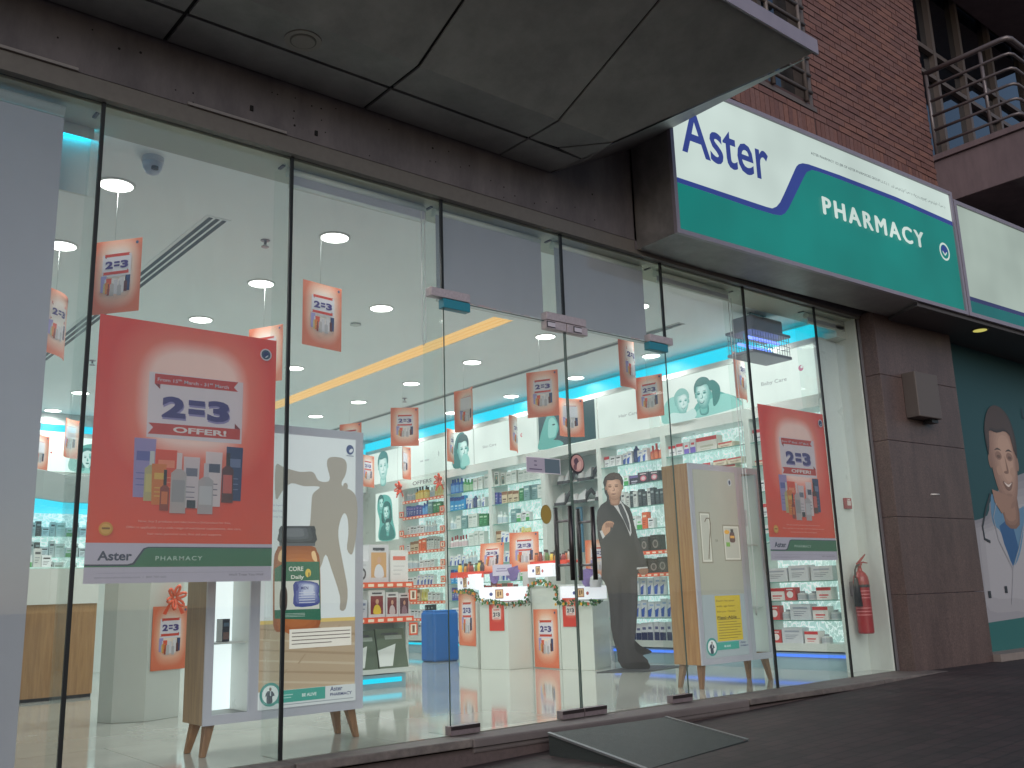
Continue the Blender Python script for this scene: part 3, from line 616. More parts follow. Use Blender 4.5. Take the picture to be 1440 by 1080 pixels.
# ================================================================== DOCTOR MURAL NEXT DOOR
YM = -.10
t = thing('doctor_mural', (9.62, YM, .1), 'teal window film printed with a smiling doctor in a white coat', 'mural')
MB().box(0, 4.2, .0, .1, -.1, 3.2, mat('mural_film_teal', (27, 66, 72), .5, noise=.05, nscale=300)).build('film', t)
b = MB()
def mu(pts): return [((on(x, y, 1, YM).x-9.62), on(x, y, 1, YM).z-.1) for x, y in pts]
coat = pr(140, 136, 142); skin = pr(160, 128, 112); hair = pr(52, 40, 38); shirt = pr(84, 120, 150); tie = pr(40, 80, 124); dk = pr(40, 44, 52); skin2 = pr(142, 110, 96)
soft(b, mu([(1388, 725), (1396, 698), (1440, 665), (1490, 690), (1500, 900), (1440, 915), (1378, 918), (1366, 860), (1356, 760), (1358, 737)]), (122, 120, 128), (154, 152, 158), pr, 5, (.01, .02), .12)
b.art(mu([(1375, 878), (1440, 868), (1500, 860), (1500, 925), (1386, 930)]), pr(38, 92, 92))
b.blob(mu([(1393, 700), (1400, 696), (1430, 715), (1440, 715), (1436, 770), (1424, 795), (1408, 750), (1396, 735)]), shirt)
b.art(mu([(1405, 740), (1414, 732), (1424, 738), (1432, 770), (1424, 796), (1412, 765)]), tie)
hp = mu([(1411, 648)])[0]; top_ = mu([(1411, 573)])[0][1]; bot_ = mu([(1408, 712)])[0][1]; hs = (top_-bot_)/2.08
portrait(b, hp[0], bot_+.9*hs, hs, pr, (92, 68, 60), (142, 110, 96), (170, 138, 122), (48, 38, 38), .3, 1, slim=1.0)
b.art(mu([(1394, 688), (1398, 706), (1408, 722), (1420, 716), (1424, 700)]), skin2)
def stroke(b, pts, w, m):
    out = []; n = len(pts); L = []; R = []
    for i in range(n):
        a0 = Vector(pts[max(i-1, 0)]); a1 = Vector(pts[min(i+1, n-1)]); d = (a1-a0).normalized(); nn = Vector((-d.y, d.x))*w/2
        L.append(tuple(Vector(pts[i])+nn)); R.append(tuple(Vector(pts[i])-nn))
    b.layer += 1; y = -.00016*b.layer
    vs = [(p[0], y, p[1]) for p in L+R]; b.add(vs, [(i, i+1, n+i+1, n+i) for i in range(n-1)], m)
stroke(b, mu([(1392, 694), (1386, 715), (1381, 740), (1384, 758), (1392, 762)]), .03, dk)
stroke(b, mu([(1400, 708), (1396, 728), (1404, 760), (1424, 800)]), .012, pr(150, 150, 158)); stroke(b, mu([(1438, 740), (1432, 772), (1424, 800), (1422, 850)]), .012, pr(150, 150, 158))
for x, y in ((1391, 836), (1414, 829)): b.rect(*(lambda c: (c[0]-.03, c[1]-.035, c[0]+.03, c[1]+.035))(mu([(x, y)])[0]), dk)
c_ = mu([(1438, 582)])[0]; b.text('L', c_[0], c_[1]-.05, .13, pr(30, 46, 60), bold=.02)
b.v = [(x, y-.001, z) for x, y, z in b.v]; b.build('printed_doctor', t)

# ================================================================== GLAZING
MX = [-.85, .2, 1.245, 2.285, 3.33, 4.37, 5.425, 6.47, 7.53, 8.245]
GH, DH = 3.272, 2.6
plabels = {0: None, 1: None, 2: 'glass pane with the big orange offer poster, left of the wooden lightbox', 3: 'glass pane left of the door showing the bottle lightbox display',
           6: 'glass pane right of the door showing the walking stick display', 7: 'glass pane carrying the smaller orange offer poster', 8: 'narrow last glass pane in front of the red fire extinguisher'}
b = MB(); b.box(-2.5, 1.24, -.006, .006, 0, GH, GLASS); b.build('shopfront_glazing', label='leftmost glass pane backed by the lowered grey blind', cat='glass pane')
for i, lb in plabels.items():
    if lb: MB().box(MX[i]+.006, MX[i+1]-.006, -.006, .006, 0, GH, GLASS).build('shopfront_glazing', label=lb, cat='glass pane')
for i, lb in ((4, 'glass transom over the left door leaf, backed by a grey blind'), (5, 'glass transom over the right door leaf, backed by a grey blind')):
    MB().box(MX[i]+.006, MX[i+1]-.006, -.006, .006, DH+.008, GH, GLASS).build('shopfront_glazing', label=lb, cat='glass pane')
SEAL = mat('black_silicone', (14, 16, 18), .5)
where = {2: 'left edge of the big offer poster', 3: 'the left wooden lightbox', 4: 'the left side of the door', 5: 'the meeting edge of the doors, above them', 6: 'the right side of the door', 7: 'the left of the small offer poster', 8: 'the left of the fire extinguisher', 9: 'the granite pillar'}
for i, w in where.items():
    x = MX[i]; z0 = DH+.03 if i in (4, 5, 6) else 0
    t = thing('glass_joint', (x, 0, 0), 'dark vertical glass joint at '+w, 'glass joint')
    MB().box(-.009, .009, -.009, .008, z0, GH, SEAL).build('seal', t)
    if i != 9:
        zf = DH+.03 if i == 5 else .0
        MB().box(-.006, .006, .014, .21, zf, GH, FIN).build('glass_fin', t)
        MB().box(-.009, .009, .10, .16, GH-.018, GH, DARKM).build('fin_clamp', t)
b = MB(); b.box(8.245, 8.275, -.02, .03, 0, 3.3, mat('frame_aluminium', (120, 118, 124), .4, .5)); b.build('aluminium_post', label='thin aluminium end frame between glass and granite pillar', cat='frame')
b = MB(); b.box(-2.5, 8.245, -.012, .012, GH, 3.32, DARKM); b.build('head_channel', label='dark metal head channel along the top of the glass', cat='channel')
FITM = mat('worn_fitting_steel', (172, 160, 166), .42, .25, noise=.15, nscale=60)
# door leaves with patch fittings and pull handles
def barpull(t, x):
    for s_, y in ((-1, -.07), (1, .07)):
        h_ = MB().cyl((x, y, .85), (x, y, 1.33), .016, mat('handle_dark_steel', (62, 58, 60), .3, .8), n=12).build('pull_handle', t)
    for z in (.95, 1.235): MB().cyl((x, -.07, z), (x, .07, z), .009, STEEL, n=10).build('handle_post', h_)
for i, lb, hx in ((4, 'left frameless glass door leaf with long bar handle and gold sticker', 4.28), (5, 'right frameless glass door leaf with long bar handle and round pink sticker', 4.485)):
    t = thing('glass_door', (MX[i], 0, 0), lb, 'door')
    MB().box(.008, MX[i+1]-MX[i]-.008, -.006, .006, .012, DH-.004, GLASS).build('door_glass', t)
    e = MX[i+1]-MX[i]
    b = MB(); gm = mat('glass_edge_line', (66, 84, 80), .3)
    b.box(.006, .008, -.006, .006, .012, DH, gm); b.box(e-.008, e-.006, -.006, .006, .012, DH, gm); b.box(.008, e-.008, -.0065, .0065, DH-.004, DH-.001, gm); b.build('glass_edge', t)
    barpull(t, hx-MX[i])
    if i == 4: fit = ((-.01, .20, 0), (e-.19, e-.004, 0))
    else: fit = ((.004, .20, 0), (e-.21, e-.0, 0))
    for x0, x1, _ in fit:
        b = MB(); b.box(x0, x1, -.028, .028, .0, .05, mat('floor_fitting_steel', (112, 100, 104), .4, .3, noise=.2, nscale=50)); b.box(x0, x1, -.030, -.028, .028, .05, mat('fitting_dark_band', (60, 52, 54), .3, .6)); b.build('floor_patch_fitting', t, bevel=.003)
        b = MB(); b.box(x0, x1, -.028, .028, DH-.06, DH, TEALF if i == 4 and x0 < .1 or i == 5 and x0 > .5 else FITM); b.build('top_patch_fitting', t, bevel=.003)
for x, w, lb in ((3.33, (-.105, .2), 'scratched steel patch fitting above the left door corner'), (4.37, (-.185, .19), 'steel patch fitting above the meeting door leaves'), (5.425, (-.2, .06), 'steel patch fitting above the right door corner')):
    b = MB(); b.box(x+w[0], x+w[1], -.029, .029, DH+.004, DH+.06, FITM); b.build('patch_fitting', bevel=.003, label=lb, cat='door fitting')
    if x > 4 and x < 5:
        for u, sd in ((4.225, 'left'), (4.475, 'right')):
            b = MB(); b.rect(u-.045, DH-.052, u+.035, DH-.008, pr(40, 38, 42), layer=0); b.rect(u-.035, DH-.045, u+.035, DH-.015, pr(190, 184, 196))
            b.v = [(x_, y-.031, z) for x_, y, z in b.v]; b.build('fitting_sticker', label='small black and white sticker at the %s end of the middle door fitting' % sd, cat='sticker')
# stickers on the doors
def sticker(name, lb, pts, x, z):
    b = MB()
    for r0, r1, m in pts: b.ell(0, 0, r0, r1, m, n=26)
    b.build(name, loc=(x, -.008, z), label=lb, cat='sticker')
sticker('round_sticker', 'oval gold sticker on the left door leaf beside the handles', ((.047, .062, pr(132, 112, 58)), (.042, .056, pr(150, 126, 60))), 4.125, 1.275)
b = MB(); b.ell(0, 0, .068, .068, pr(52, 44, 48), n=26); b.ell(.003, .004, .057, .057, pr(196, 150, 146), n=26); b.blob([(-.03, .02), (0, .04), (.02, .0), (-.01, -.02)], pr(92, 70, 84)); b.blob([(.0, .0), (.035, .02), (.03, -.03), (.0, -.04)], pr(214, 176, 168)); b.ell(-.02, -.025, .015, .02, pr(120, 84, 92))
b.build('round_sticker', loc=(4.425, -.008, 1.625), label='round pink sticker with dark rim on the right door leaf', cat='sticker')
b = MB(); b.rect(-.15, -.052, .15, .052, pr(212, 208, 216)); b.rect(-.145, -.047, .01, .047, pr(166, 158, 176)); b.rect(.01, -.047, .145, .047, pr(92, 108, 120))
for z, w in ((.022, .012), (-.005, .012), (-.032, .055)): b.rect(-.07-w, z, -.07+w, z+.008, pr(104, 94, 118))
b.build('door_notice', loc=(4.12, -.008, 1.594), label='small lilac and grey notice plate stuck on the left door leaf', cat='notice')

# roller blinds
t = thing('added_glow_panel', (1.15, .34, 2.9), 'added white panel and hidden strip giving the cyan glow beside the leftmost blind', 'panel')  # panel, cyan strip and covering lip added only to make the glow here
MB().box(-.6, .135, .0, .02, .0, .36, WHITEG).build('panel_face', t); MB().box(-.6, .135, -.03, -.018, .335, .355, lamp('cyan_glow_emitter', (0, 205, 245), 16, (0, 40, 50))).build('hidden_glow_strip', t); MB().box(-.62, .135, -.05, -.042, .30, .362, WHITEG).build('glow_strip_cover', t)
t = thing('roller_blind', (.15, .1, 3.2), 'grey roller blind lowered to the floor behind the leftmost pane', 'blind')
MB().box(-2.6, .94, .0, .004, -3.19, -.02, BLINDM).build('blind_fabric', t); MB().box(-2.6, .94, -.01, .014, -3.2, -3.17, STEEL).build('bottom_bar', t); MB().cyl((-2.6, .01, .02), (.94, .01, .02), .028, WHITEG, n=12).build('roller_tube', t)
for x0, x1, dr, lb in ((3.36, 4.27, .56, 'grey roller blind half lowered above the left door leaf'), (4.40, 5.33, .56, 'grey roller blind half lowered above the right door leaf'), (2.32, 3.28, .05, 'rolled up blind above the pane with the bottle lightbox'), (5.5, 6.4, .03, 'rolled up blind above the walking stick display'), (7.58, 8.2, .03, 'rolled up blind above the fire extinguisher')):
    t = thing('roller_blind', (x0, .1, 3.2), lb, 'blind')
    MB().cyl((0, .02, .03), (x1-x0, .02, .03), .028, WHITEG, n=12).build('roller_tube', t)
    MB().box(0, x1-x0, .0, .004, -dr, .02, BLINDM).build('blind_fabric', t); MB().box(0, x1-x0, -.008, .012, -dr-.02, -dr, WHITEG).build('bottom_bar', t)
MB().tube([(3.24, .09, 3.2), (3.24, .09, 2.35), (3.25, .095, 2.31), (3.265, .09, 2.35), (3.265, .09, 3.2)], .0035, pr(200, 200, 200), n=5).build('blind_chain', label='thin white blind pull chain hanging left of the door', cat='chain')
MB().tube([(6.42, .12, 3.2), (6.42, .12, .62), (6.44, .12, .55), (6.46, .12, .62), (6.46, .12, 3.2)], .0035, pr(190, 190, 190), n=5).build('blind_chain', label='long blind pull chain hanging beside the walking stick display', cat='chain')

# ================================================================== OFFER DESIGN (shared by posters, cards, placards)
VI = (74, 58, 128)
def two3(b, u, v, h, m, w):
    b.text('2', u-w/2, v, h, m, bold=.05, width=w*.34, align='L'); L = b.layer
    b.rect(u-w*.12, v+h*.58, u+w*.12, v+h*.82, m, layer=L); b.rect(u-w*.12, v+h*.18, u+w*.12, v+h*.42, m, layer=L)
    b.text('3', u+w/2, v, h, m, bold=.05, width=w*.34, align='R', layer=L)
def ribbon(b, u0, v0, u1, v1, ink, dark, flip=False):
    h = v1-v0; n = h*.55
    if not flip:
        b.art([(u0, v0), (u1+n, v0+.1*h), (u1+.2*n, (v0+v1)/2), (u1+n, v1+.1*h), (u0, v1)], ink); b.art([(u0, v0), (u0+n, v0), (u0+n, v0-.5*h)], dark)
    else:
        b.art([(u0-n, v0-.1*h), (u1, v0), (u1, v1), (u0-n, v1-.1*h), (u0-.2*n, (v0+v1)/2)], ink); b.art([(u1, v1), (u1-n, v1), (u1-n, v1+.5*h)], dark)
def products(b, u0, v0, s, p, fine):
    """the row of printed tubes and bottles; s: width of the row"""
    k = s
    def tube(x, w, h, c, c2, y=0, cap=None):
        b.art([(u0+(x+.01)*k, v0+y*k), (u0+(x+w-.01)*k, v0+y*k), (u0+(x+w)*k, v0+(y+h)*k), (u0+x*k, v0+(y+h)*k)], p(*c))
        if fine:
            b.rect(u0+(x+.025)*k, v0+(y+h*.62)*k, u0+(x+w-.02)*k, v0+(y+h*.78)*k, p(*c2))
            for j in range(3): b.rect(u0+(x+.03)*k, v0+(y+h*(.2+.1*j))*k, u0+(x+w-.04)*k, v0+(y+h*(.2+.1*j)+.008)*k, p(*c2))
    def bottle(x, w, h, c, cap, c2, y=0, ch=.3):
        bh = h*(1-ch)
        b.art([(u0+x*k, v0+y*k), (u0+(x+w)*k, v0+y*k), (u0+(x+w)*k, v0+(y+bh*.9)*k), (u0+(x+w*.68)*k, v0+(y+bh)*k), (u0+(x+w*.32)*k, v0+(y+bh)*k), (u0+x*k, v0+(y+bh*.9)*k)], p(*c))
        b.rect(u0+(x+w*.33)*k, v0+(y+bh)*k, u0+(x+w*.67)*k, v0+(y+h)*k, p(*cap))
        if fine: b.rect(u0+(x+.012)*k, v0+(y+bh*.25)*k, u0+(x+w-.012)*k, v0+(y+bh*.75)*k, p(*c2))
    tube(.0, .19, .52, (160, 152, 206), (110, 110, 180), .08); tube(.84, .16, .50, (52, 66, 112), (120, 130, 170), .08)
    bottle(.10, .12, .44, (196, 184, 130), (220, 220, 214), (214, 200, 130), .05, .28); tube(.19, .19, .42, (226, 86, 52), (240, 150, 110), .09)
    tube(.16, .13, .36, (222, 130, 52), (232, 190, 80), .02); tube(.44, .15, .46, (214, 210, 216), (120, 120, 140), .0); tube(.64, .16, .50, (222, 218, 222), (80, 84, 110), .02)
    bottle(.80, .11, .46, (96, 44, 44), (50, 36, 40), (222, 100, 90), .06, .26)
    bottle(.24, .08, .36, (150, 60, 40), (32, 26, 28), (226, 120, 60), -.03, .38); bottle(.33, .14, .54, (190, 184, 184), (222, 218, 220), (168, 164, 168), -.05, .27)
    bottle(.58, .14, .46, (184, 180, 184), (206, 202, 208), (206, 204, 208), -.05, .27)
    if fine: b.rect(u0+.48*k, v0-.0*k, u0+.56*k, v0+.07*k, p(40, 42, 60))
def design(b, w, h, p, full, fine, y0=0.0):
    """w, h: sheet; origin bottom centre; full: with the green foot band and small print"""
    U = lambda a: (a-.5)*w
    V = lambda a: y0+a*h
    red, dred = p(206, 66, 46), p(140, 44, 38)
    wh = p(222, 218, 226)
    b.layer = 1
    if full:
        b.rect(U(.27), V(.545), U(.80), V(.80), wh)
        ribbon(b, U(.30), V(.755), U(.74), V(.795), red, dred); ribbon(b, U(.31), V(.562), U(.79), V(.605), red, dred, True)
        b.text('From 15\u1d57\u02b0 March - 31\u02e2\u1d57 March' if fine else 'From 15 March - 31 March', U(.315), V(.767), .014*h/1.0, wh, bold=.012, width=.40*w, align='L')
        two3(b, U(.535)+.004, V(.632)-.010, .088*h, p(150, 140, 190), .38*w); two3(b, U(.535), V(.632), .088*h, p(*VI), .38*w)
        b.text('OFFER!', U(.56), V(.571), .024*h, p(244, 238, 236), bold=.035, width=.30*w)
        products(b, U(.21), V(.28), .60*w, p, fine)
        ln = p(238, 190, 180)
        b.text('Now, buy 2 products and take home a 3rd product for free.', U(.5), V(.222), .0085*h, ln, width=.50*w)
        b.text('Offer is applicable on a wide range of nutritional supplements, skin care,', U(.5), V(.199), .0085*h, ln, width=.62*w)
        b.text('hair care, personal care, first aid and supports.', U(.5), V(.176), .0085*h, ln, width=.40*w)
        b.ell(U(.09), V(.195), .035*w, .035*w, p(216, 160, 60)); b.ell(U(.09), V(.195), .026*w, .026*w, p(230, 186, 90)); b.rect(U(.07), V(.193), U(.11), V(.2), p(150, 100, 40))
        b.ell(U(.93), V(.93), .036*w, .036*w, p(214, 216, 222)); b.ell(U(.93), V(.93), .028*w, .028*w, p(50, 84, 110)); b.blob([(U(.915), V(.925)), (U(.92), V(.94)), (U(.94), V(.942)), (U(.945), V(.93)), (U(.93), V(.92))], p(40, 48, 110)); b.ell(U(.935), V(.922), .012*w, .004*w, p(214, 216, 222), rot=.7)
        b.rect(U(0), V(0), U(1), V(.145), p(206, 200, 218), layer=1)
        b.art([(U(0), V(.062)), (U(1), V(.062)), (U(1), V(.132)), (U(.31), V(.132)), (U(.285), V(.126)), (U(.235), V(.073)), (U(.21), V(.068)), (U(0), V(.068))], p(40, 62, 96))
        b.art([(U(0), V(.058)), (U(1), V(.058)), (U(1), V(.128)), (U(.315), V(.128)), (U(.293), V(.122)), (U(.243), V(.067)), (U(.21), V(.062)), (U(0), V(.062))], p(44, 128, 100))
        b.text('Aster', U(.06), V(.083), .036*h, p(44, 58, 100), bold=.028, width=.17*w, align='L'); b.text('PHARMACY', U(.35), V(.082), .017*h, p(196, 224, 216), bold=.012, width=.25*w, align='L', space=1.25)
        b.text('www.asterpharmacies.com  |  800 700 600', U(.05), V(.018), .0075*h, p(150, 150, 170), width=.36*w, align='L'); b.text("We'll Treat You Well", U(.95), V(.022), .009*h, p(110, 110, 136), width=.2*w, align='R')
        b.rect(U(.06), V(.036), U(.95), V(.0372), p(170, 166, 186))
    else:
        b.rect(U(.22), V(.50), U(.80), V(.80), wh)
        ribbon(b, U(.26), V(.77), U(.74), V(.81), red, dred); ribbon(b, U(.26), V(.53), U(.76), V(.57), red, dred, True)
        two3(b, U(.51), V(.615), .11*h, p(*VI), .47*w)
        if fine: b.text('OFFER!', U(.52), V(.538), .024*h, wh, bold=.03, width=.26*w)
        products(b, U(.20), V(.255), .60*w, p, fine)
        b.ell(U(.91), V(.94), .03*w, .03*w, p(60, 84, 120))
def poster_sheet(name, w, h, m, parent, split=None, bendk=0, y=0):
    q = MB(); n = 8
    if bendk:
        for i in range(n):
            a, c = -w/2+w*i/n, -w/2+w*(i+1)/n
            q.add([(a, 0, 0), (c, 0, 0), (c, 0, h), (a, 0, h)], [(0, 1, 2, 3)], m); q.add([(a, .002, 0), (a, .002, h), (c, .002, h), (c, .002, 0)], [(0, 1, 2, 3)], m)
        q.bend(bendk, w)
    else:
        q.box(-w/2, w/2, 0, .002, 0, h, m)
    return q.build(name, parent)
# window posters (stuck to the inside of the glass)
for x, z, w, h, lb in ((1.762, .882, .925, 1.288, 'big orange red 2=3 offer poster stuck low on the left glass pane'), (7.045, .975, .965, 1.292, 'orange red 2=3 offer poster on the right pane beside the fire extinguisher')):
    t = thing('window_poster', (x, .0185, z), lb, 'poster')
    q = MB(); q.box(-w/2, w/2, 0, .0015, .145*h, h, POSTER_G); q.build('red_ground', t)
    q = MB(); q.box(-w/2, w/2, 0, .0015, .0, .145*h, prt(206, 200, 218)); q.build('white_foot', t)
    b = MB(); design(b, w, h, prt, True, True); b.v = [(a_, y-.0005, c_) for a_, y, c_ in b.v]; b.build('printed_offer', t)

# ================================================================== CEILING THINGS
LAMP = lamp('downlight_glow', (255, 255, 250), 6.0); RIMM = mat('downlight_rim', (214, 214, 210), .4)
downs = [(1.62, 1.01), (1.63, 2.25), (1.62, 3.47), (3.13, 1.02), (3.14, 2.24), (3.13, 3.47), (3.13, 4.70), (3.13, 5.93), (3.12, 7.15), (3.13, 8.4), (4.30, 2.28), (1.62, 4.7), (1.62, 7.15),
         (6.20, .95), (6.17, 2.19), (6.19, 3.44), (6.21, 4.68), (6.23, 5.95), (6.22, 7.1), (7.70, .90), (7.69, 2.15), (7.72, 3.39), (7.73, 4.63), (7.72, 5.94), (7.71, 7.2), (4.68, 4.7), (4.68, 7.15)]
def mk_down():
    t = thing('downlight', (0, 0, 3.3), 'x', 'ceiling light', 'round downlights recessed in the shop ceiling')
    q = MB(); q.lathe([(.112, 0), (.112, -.006), (.098, -.010), (.098, -.004)], (0, 0, 0), RIMM, n=24); q.build('rim', t)
    q = MB(); q.cyl((0, 0, -.001), (0, 0, -.006), .097, LAMP, n=24); q.build('lamp_disc', t)
    return t
d0 = mk_down()
rowname = {0: 'nearest the window', 1: 'second from the window', 2: 'third from the window', 3: 'fourth from the window', 4: 'fifth from the window', 5: 'sixth from the window', 6: 'at the far end'}
colname = lambda x: 'leftmost row' if x < 2 else 'row left of the amber cove' if x < 4 else 'short row beside the amber cove' if x < 5 else 'row right of the amber cove' if x < 7 else 'row along the shelf wall'
for i, (x, y) in enumerate(downs):
    o = d0 if i == 0 else copy_tree(d0); o.location = (x, y, 3.3)
    o['label'] = 'bright round ceiling downlight in the %s, %s' % (colname(x), rowname[min(6, int((y-.2)/1.23))])
    al = bpy.data.lights.new('downlight_lamp', 'AREA'); al.shape = 'DISK'; al.size = .18; al.energy = 6.3; al.color = (1, 1, .97); al.spread = radians(150)
    ao = bpy.data.objects.new('downlight_lamp', al); col.objects.link(ao); ao.location = (0, 0, -.02); ao.parent = o
# slot diffuser
t = thing('slot_diffuser', (2.33, 1.15, 3.3), 'triple black slot air diffuser in the ceiling at the left', 'air diffuser')
MB().box(-.085, .085, 0, 4.6, -.004, .0, CEIL).build('diffuser_frame', t)
for k in range(3): MB().box(-.062+k*.047, -.034+k*.047, .02, 4.56, -.007, -.004, BLACK).build('slot', t)
t = thing('slot_diffuser', (6.98, 1.1, 3.3), 'long thin grey slot diffuser in the ceiling along the shelf wall', 'air diffuser')
MB().box(-.05, .05, 0, 7.0, -.004, .0, mat('diffuser_grey', (176, 178, 174), .5)).build('diffuser_frame', t)
MB().box(-.02, .02, .02, 6.96, -.007, -.004, mat('slot_grey', (96, 98, 96), .6)).build('slot', t)
for s0, s1 in ((.15, .7), (1.35, 1.9)): MB().box(-.035, .035, s0, s1, -.010, -.007, mat('slot_damper', (110, 112, 110), .5)).build('damper', t)
def sprinkler(x, y, lb):
    t = thing('sprinkler', (x, y, 3.3), lb, 'sprinkler')
    MB().lathe([(.035, 0), (.03, -.006), (.01, -.008), (.01, -.03)], (0, 0, 0), STEEL, n=14).build('escutcheon', t)
    q = MB(); q.lathe([(.0, -.046), (.028, -.048), (.026, -.053), (.0, -.053)], (0, 0, 0), STEEL, n=14)
    for s_ in (-1, 1): q.tube([(s_*.009, 0, -.03), (s_*.012, 0, -.038), (s_*.004, 0, -.047)], .002, STEEL, n=5)
    q.build('deflector', t)
sprinkler(2.758, 1.355, 'small steel sprinkler head in the ceiling left of the second glass joint')
p_ = on(569, 560, 2, 3.3); sprinkler(p_.x, p_.y, 'small sprinkler head in the ceiling above the central hanging cards')
p_ = on(130, 507, 2, 3.3); sprinkler(p_.x, p_.y, 'small sprinkler head seen past the left edge of the big poster')
t = thing('smoke_detector', (4.36, 2.83, 3.3), 'flat round white smoke detector in the ceiling left of the amber cove', 'smoke detector')
MB().lathe([(.05, 0), (.05, -.012), (.03, -.025), (0, -.025)], (0, 0, 0), WHITEG, n=18).build('cover', t)
MB().lathe([(.052, -.010), (.052, -.014)], (0, 0, 0), DARKM, n=18).build('vent_ring', t)
t = thing('dome_camera', (1.675, .53, 3.3), 'white dome security camera on the ceiling near the left pane', 'security camera')
MB().lathe([(.0, 0), (.062, 0), (.062, -.028), (.056, -.034)], (0, 0, 0), mat('camera_white', (200, 204, 214), .4), n=24).build('base', t)
MB().lathe([(.056, -.034), (.052, -.065), (.036, -.092), (.012, -.104), (0, -.105)], (0, 0, 0), mat('camera_shell', (176, 184, 204), .3), n=24).build('shell', t)
MB().lathe([(.02, -.05), (.02, -.066), (0, -.07)], (0, -.042, -.02), BLACK, n=14).build('lens', t)
# insect killer
t = thing('insect_killer', (7.35, .5, 2.86), 'electric insect killer with blue tubes hanging by the right glass', 'insect killer')
GM = mat('insect_killer_grey', (128, 126, 136), .4, .3)
q = MB(); q.prism([(-.24, -.12), (.24, -.12), (.24, .12), (-.24, .12)], .24, .38, GM); q.build('housing', t, bevel=.02)
q = MB(); q.box(-.30, .30, -.15, .15, .215, .24, GM); q.build('rim', t)
q = MB(); q.box(-.30, .30, -.15, .15, .0, .03, GM); q.build('collection_tray', t, bevel=.008)
for y in (-.05, .05): MB().cyl((-.25, y, .17-.05*(y > 0)), (.25, y, .17-.05*(y > 0)), .014, lamp('uv_tube', (110, 130, 255), 3.0), n=10).build('uv_tube', t)
q = MB()
for k in range(15):
    for y in (-.14, .14): q.cyl((-.28+k*.04, y, .03), (-.28+k*.04, y, .215), .003, GM, n=5)
for z in (.075, .12, .165):
    for y in (-.143, .143): q.cyl((-.28, y, z), (.28, y, z), .0025, GM, n=5)
q.build('wire_grille', t, kind='stuff')
q = MB()
for k in range(11): q.cyl((-.22+k*.044, 0, .03), (-.22+k*.044, 0, .215), .003, lamp('lit_grid', (60, 190, 200), .6), n=5)
for z in (.06, .10, .14): q.cyl((-.22, 0, z), (.22, 0, z), .003, lamp('lit_grid', (60, 190, 200), .6), n=5)
q.build('killing_grid', t, kind='stuff')
q = MB()
for x in (-.1, .1): q.cyl((x, 0, .38), (x, 0, .43), .006, DARKM, n=6)
q.box(-.12, .12, -.02, .02, .43, .436, DARKM); q.build('hanging_bracket', t, kind='stuff')

# hanging cards
CW, CHh = .33, .46
def card_proto(bk):
    t = thing('hanging_card', (0, 0, 0), 'x', 'hanging card', 'orange 2=3 offer cards hanging from the ceiling lights')
    cs_ = poster_sheet('card_sheet', CW, CHh, CARD_G, t, bendk=bk)
    b = MB(); design(b, CW, CHh, pr, False, False); b.v = [(x, y-.0012, z) for x, y, z in b.v]; b.bend(bk, CW); f = b.build('printed_offer', cs_)
    g_ = bpy.data.objects.new('printed_back', None)
    bb = MB(); design(bb, CW, CHh, pr, False, False); bb.v = [(-x, .0042-y, z) for x, y, z in bb.v]; bb.bend(bk, CW); bb.build('printed_back', cs_); bpy.data.objects.remove(g_)
    MB().cyl((-.02, 0, CHh), (-.02, 0, CHh+.35), .0008, pr(120, 126, 124), n=4).build('string', t)
    return t
cps = [card_proto(.0), card_proto(.045), card_proto(-.05)]
cards = [  # x, y, z top, apparent width, turn side, curl, label
    (1.65, 1.01, 2.945, .28, 1, 0, 'hanging offer card just above the big poster, beside the first glass joint'),
    (1.63, 2.25, 2.95, .18, -1, 1, 'hanging offer card half hidden by the grey blind at the left'),
    (3.04, 1.02, 2.93, .30, -1, 0, 'hanging offer card alone below the downlight left of the amber cove'),
    (3.19, 2.24, 2.94, .29, 1, 0, 'hanging offer card peeking over the top right of the big poster'),
    (6.11, 4.68, 2.99, .40, 1, 0, 'hanging offer card above the decorated offers shelf'),
    (6.08, 3.44, 2.98, .25, 1, 2, 'narrow looking hanging offer card just right of the door joint'),
    (6.10, 2.19, 2.93, .42, 1, 0, 'largest hanging offer card, centred above the doors'),
    (7.60, 3.39, 3.03, .40, -1, 2, 'hanging offer card in front of the dark portrait panel'),
    (7.62, 2.15, 3.06, .44, 1, 0, 'hanging offer card below the cyan strip, left of the baby picture'),
    (6.04, .95, 2.97, .20, -1, 1, 'edge-on hanging offer card under the right door fitting'),
    (6.11, 5.95, 3.00, .32, 1, 0, 'hanging offer card just over the top of the left lightbox'),
    (7.66, .95, 3.04, .17, -1, 1, 'edge-on hanging card beneath the insect killer'),
    (7.77, 4.63, 3.03, .12, -1, 1, 'very thin edge-on hanging card before the hair care panel'),
    (7.31, 6.50, 2.87, .13, -1, 2, 'thin hanging card below another card by the offers shelf'),
    (7.71, 5.94, 3.05, .10, -1, 1, 'edge-on hanging card beside the joint left of the door'),
    (7.12, 7.20, 2.82, .22, -1, 0, 'hanging offer card beside the right frame of the left lightbox'),
    (3.05, 7.15, 2.97, .18, -1, 2, 'far hanging offer card at the back left, beside the first joint'),
    (3.01, 8.30, 2.95, .12, -1, 2, 'small far hanging card at the back left against the lit panel')]
fresh = [True]*3
for x, y, zt, w, sd, pk, lb in cards:
    phi = atan2(x, y+4.64); ca = min(1, w*cos(phi)/CW); th = phi+sd*acos(ca)
    if fresh[pk]: o = cps[pk]; fresh[pk] = False
    else: o = copy_tree(cps[pk])
    o.location = (x, y, zt-CHh); o.rotation_euler = (0, 0, -th); o['label'] = lb

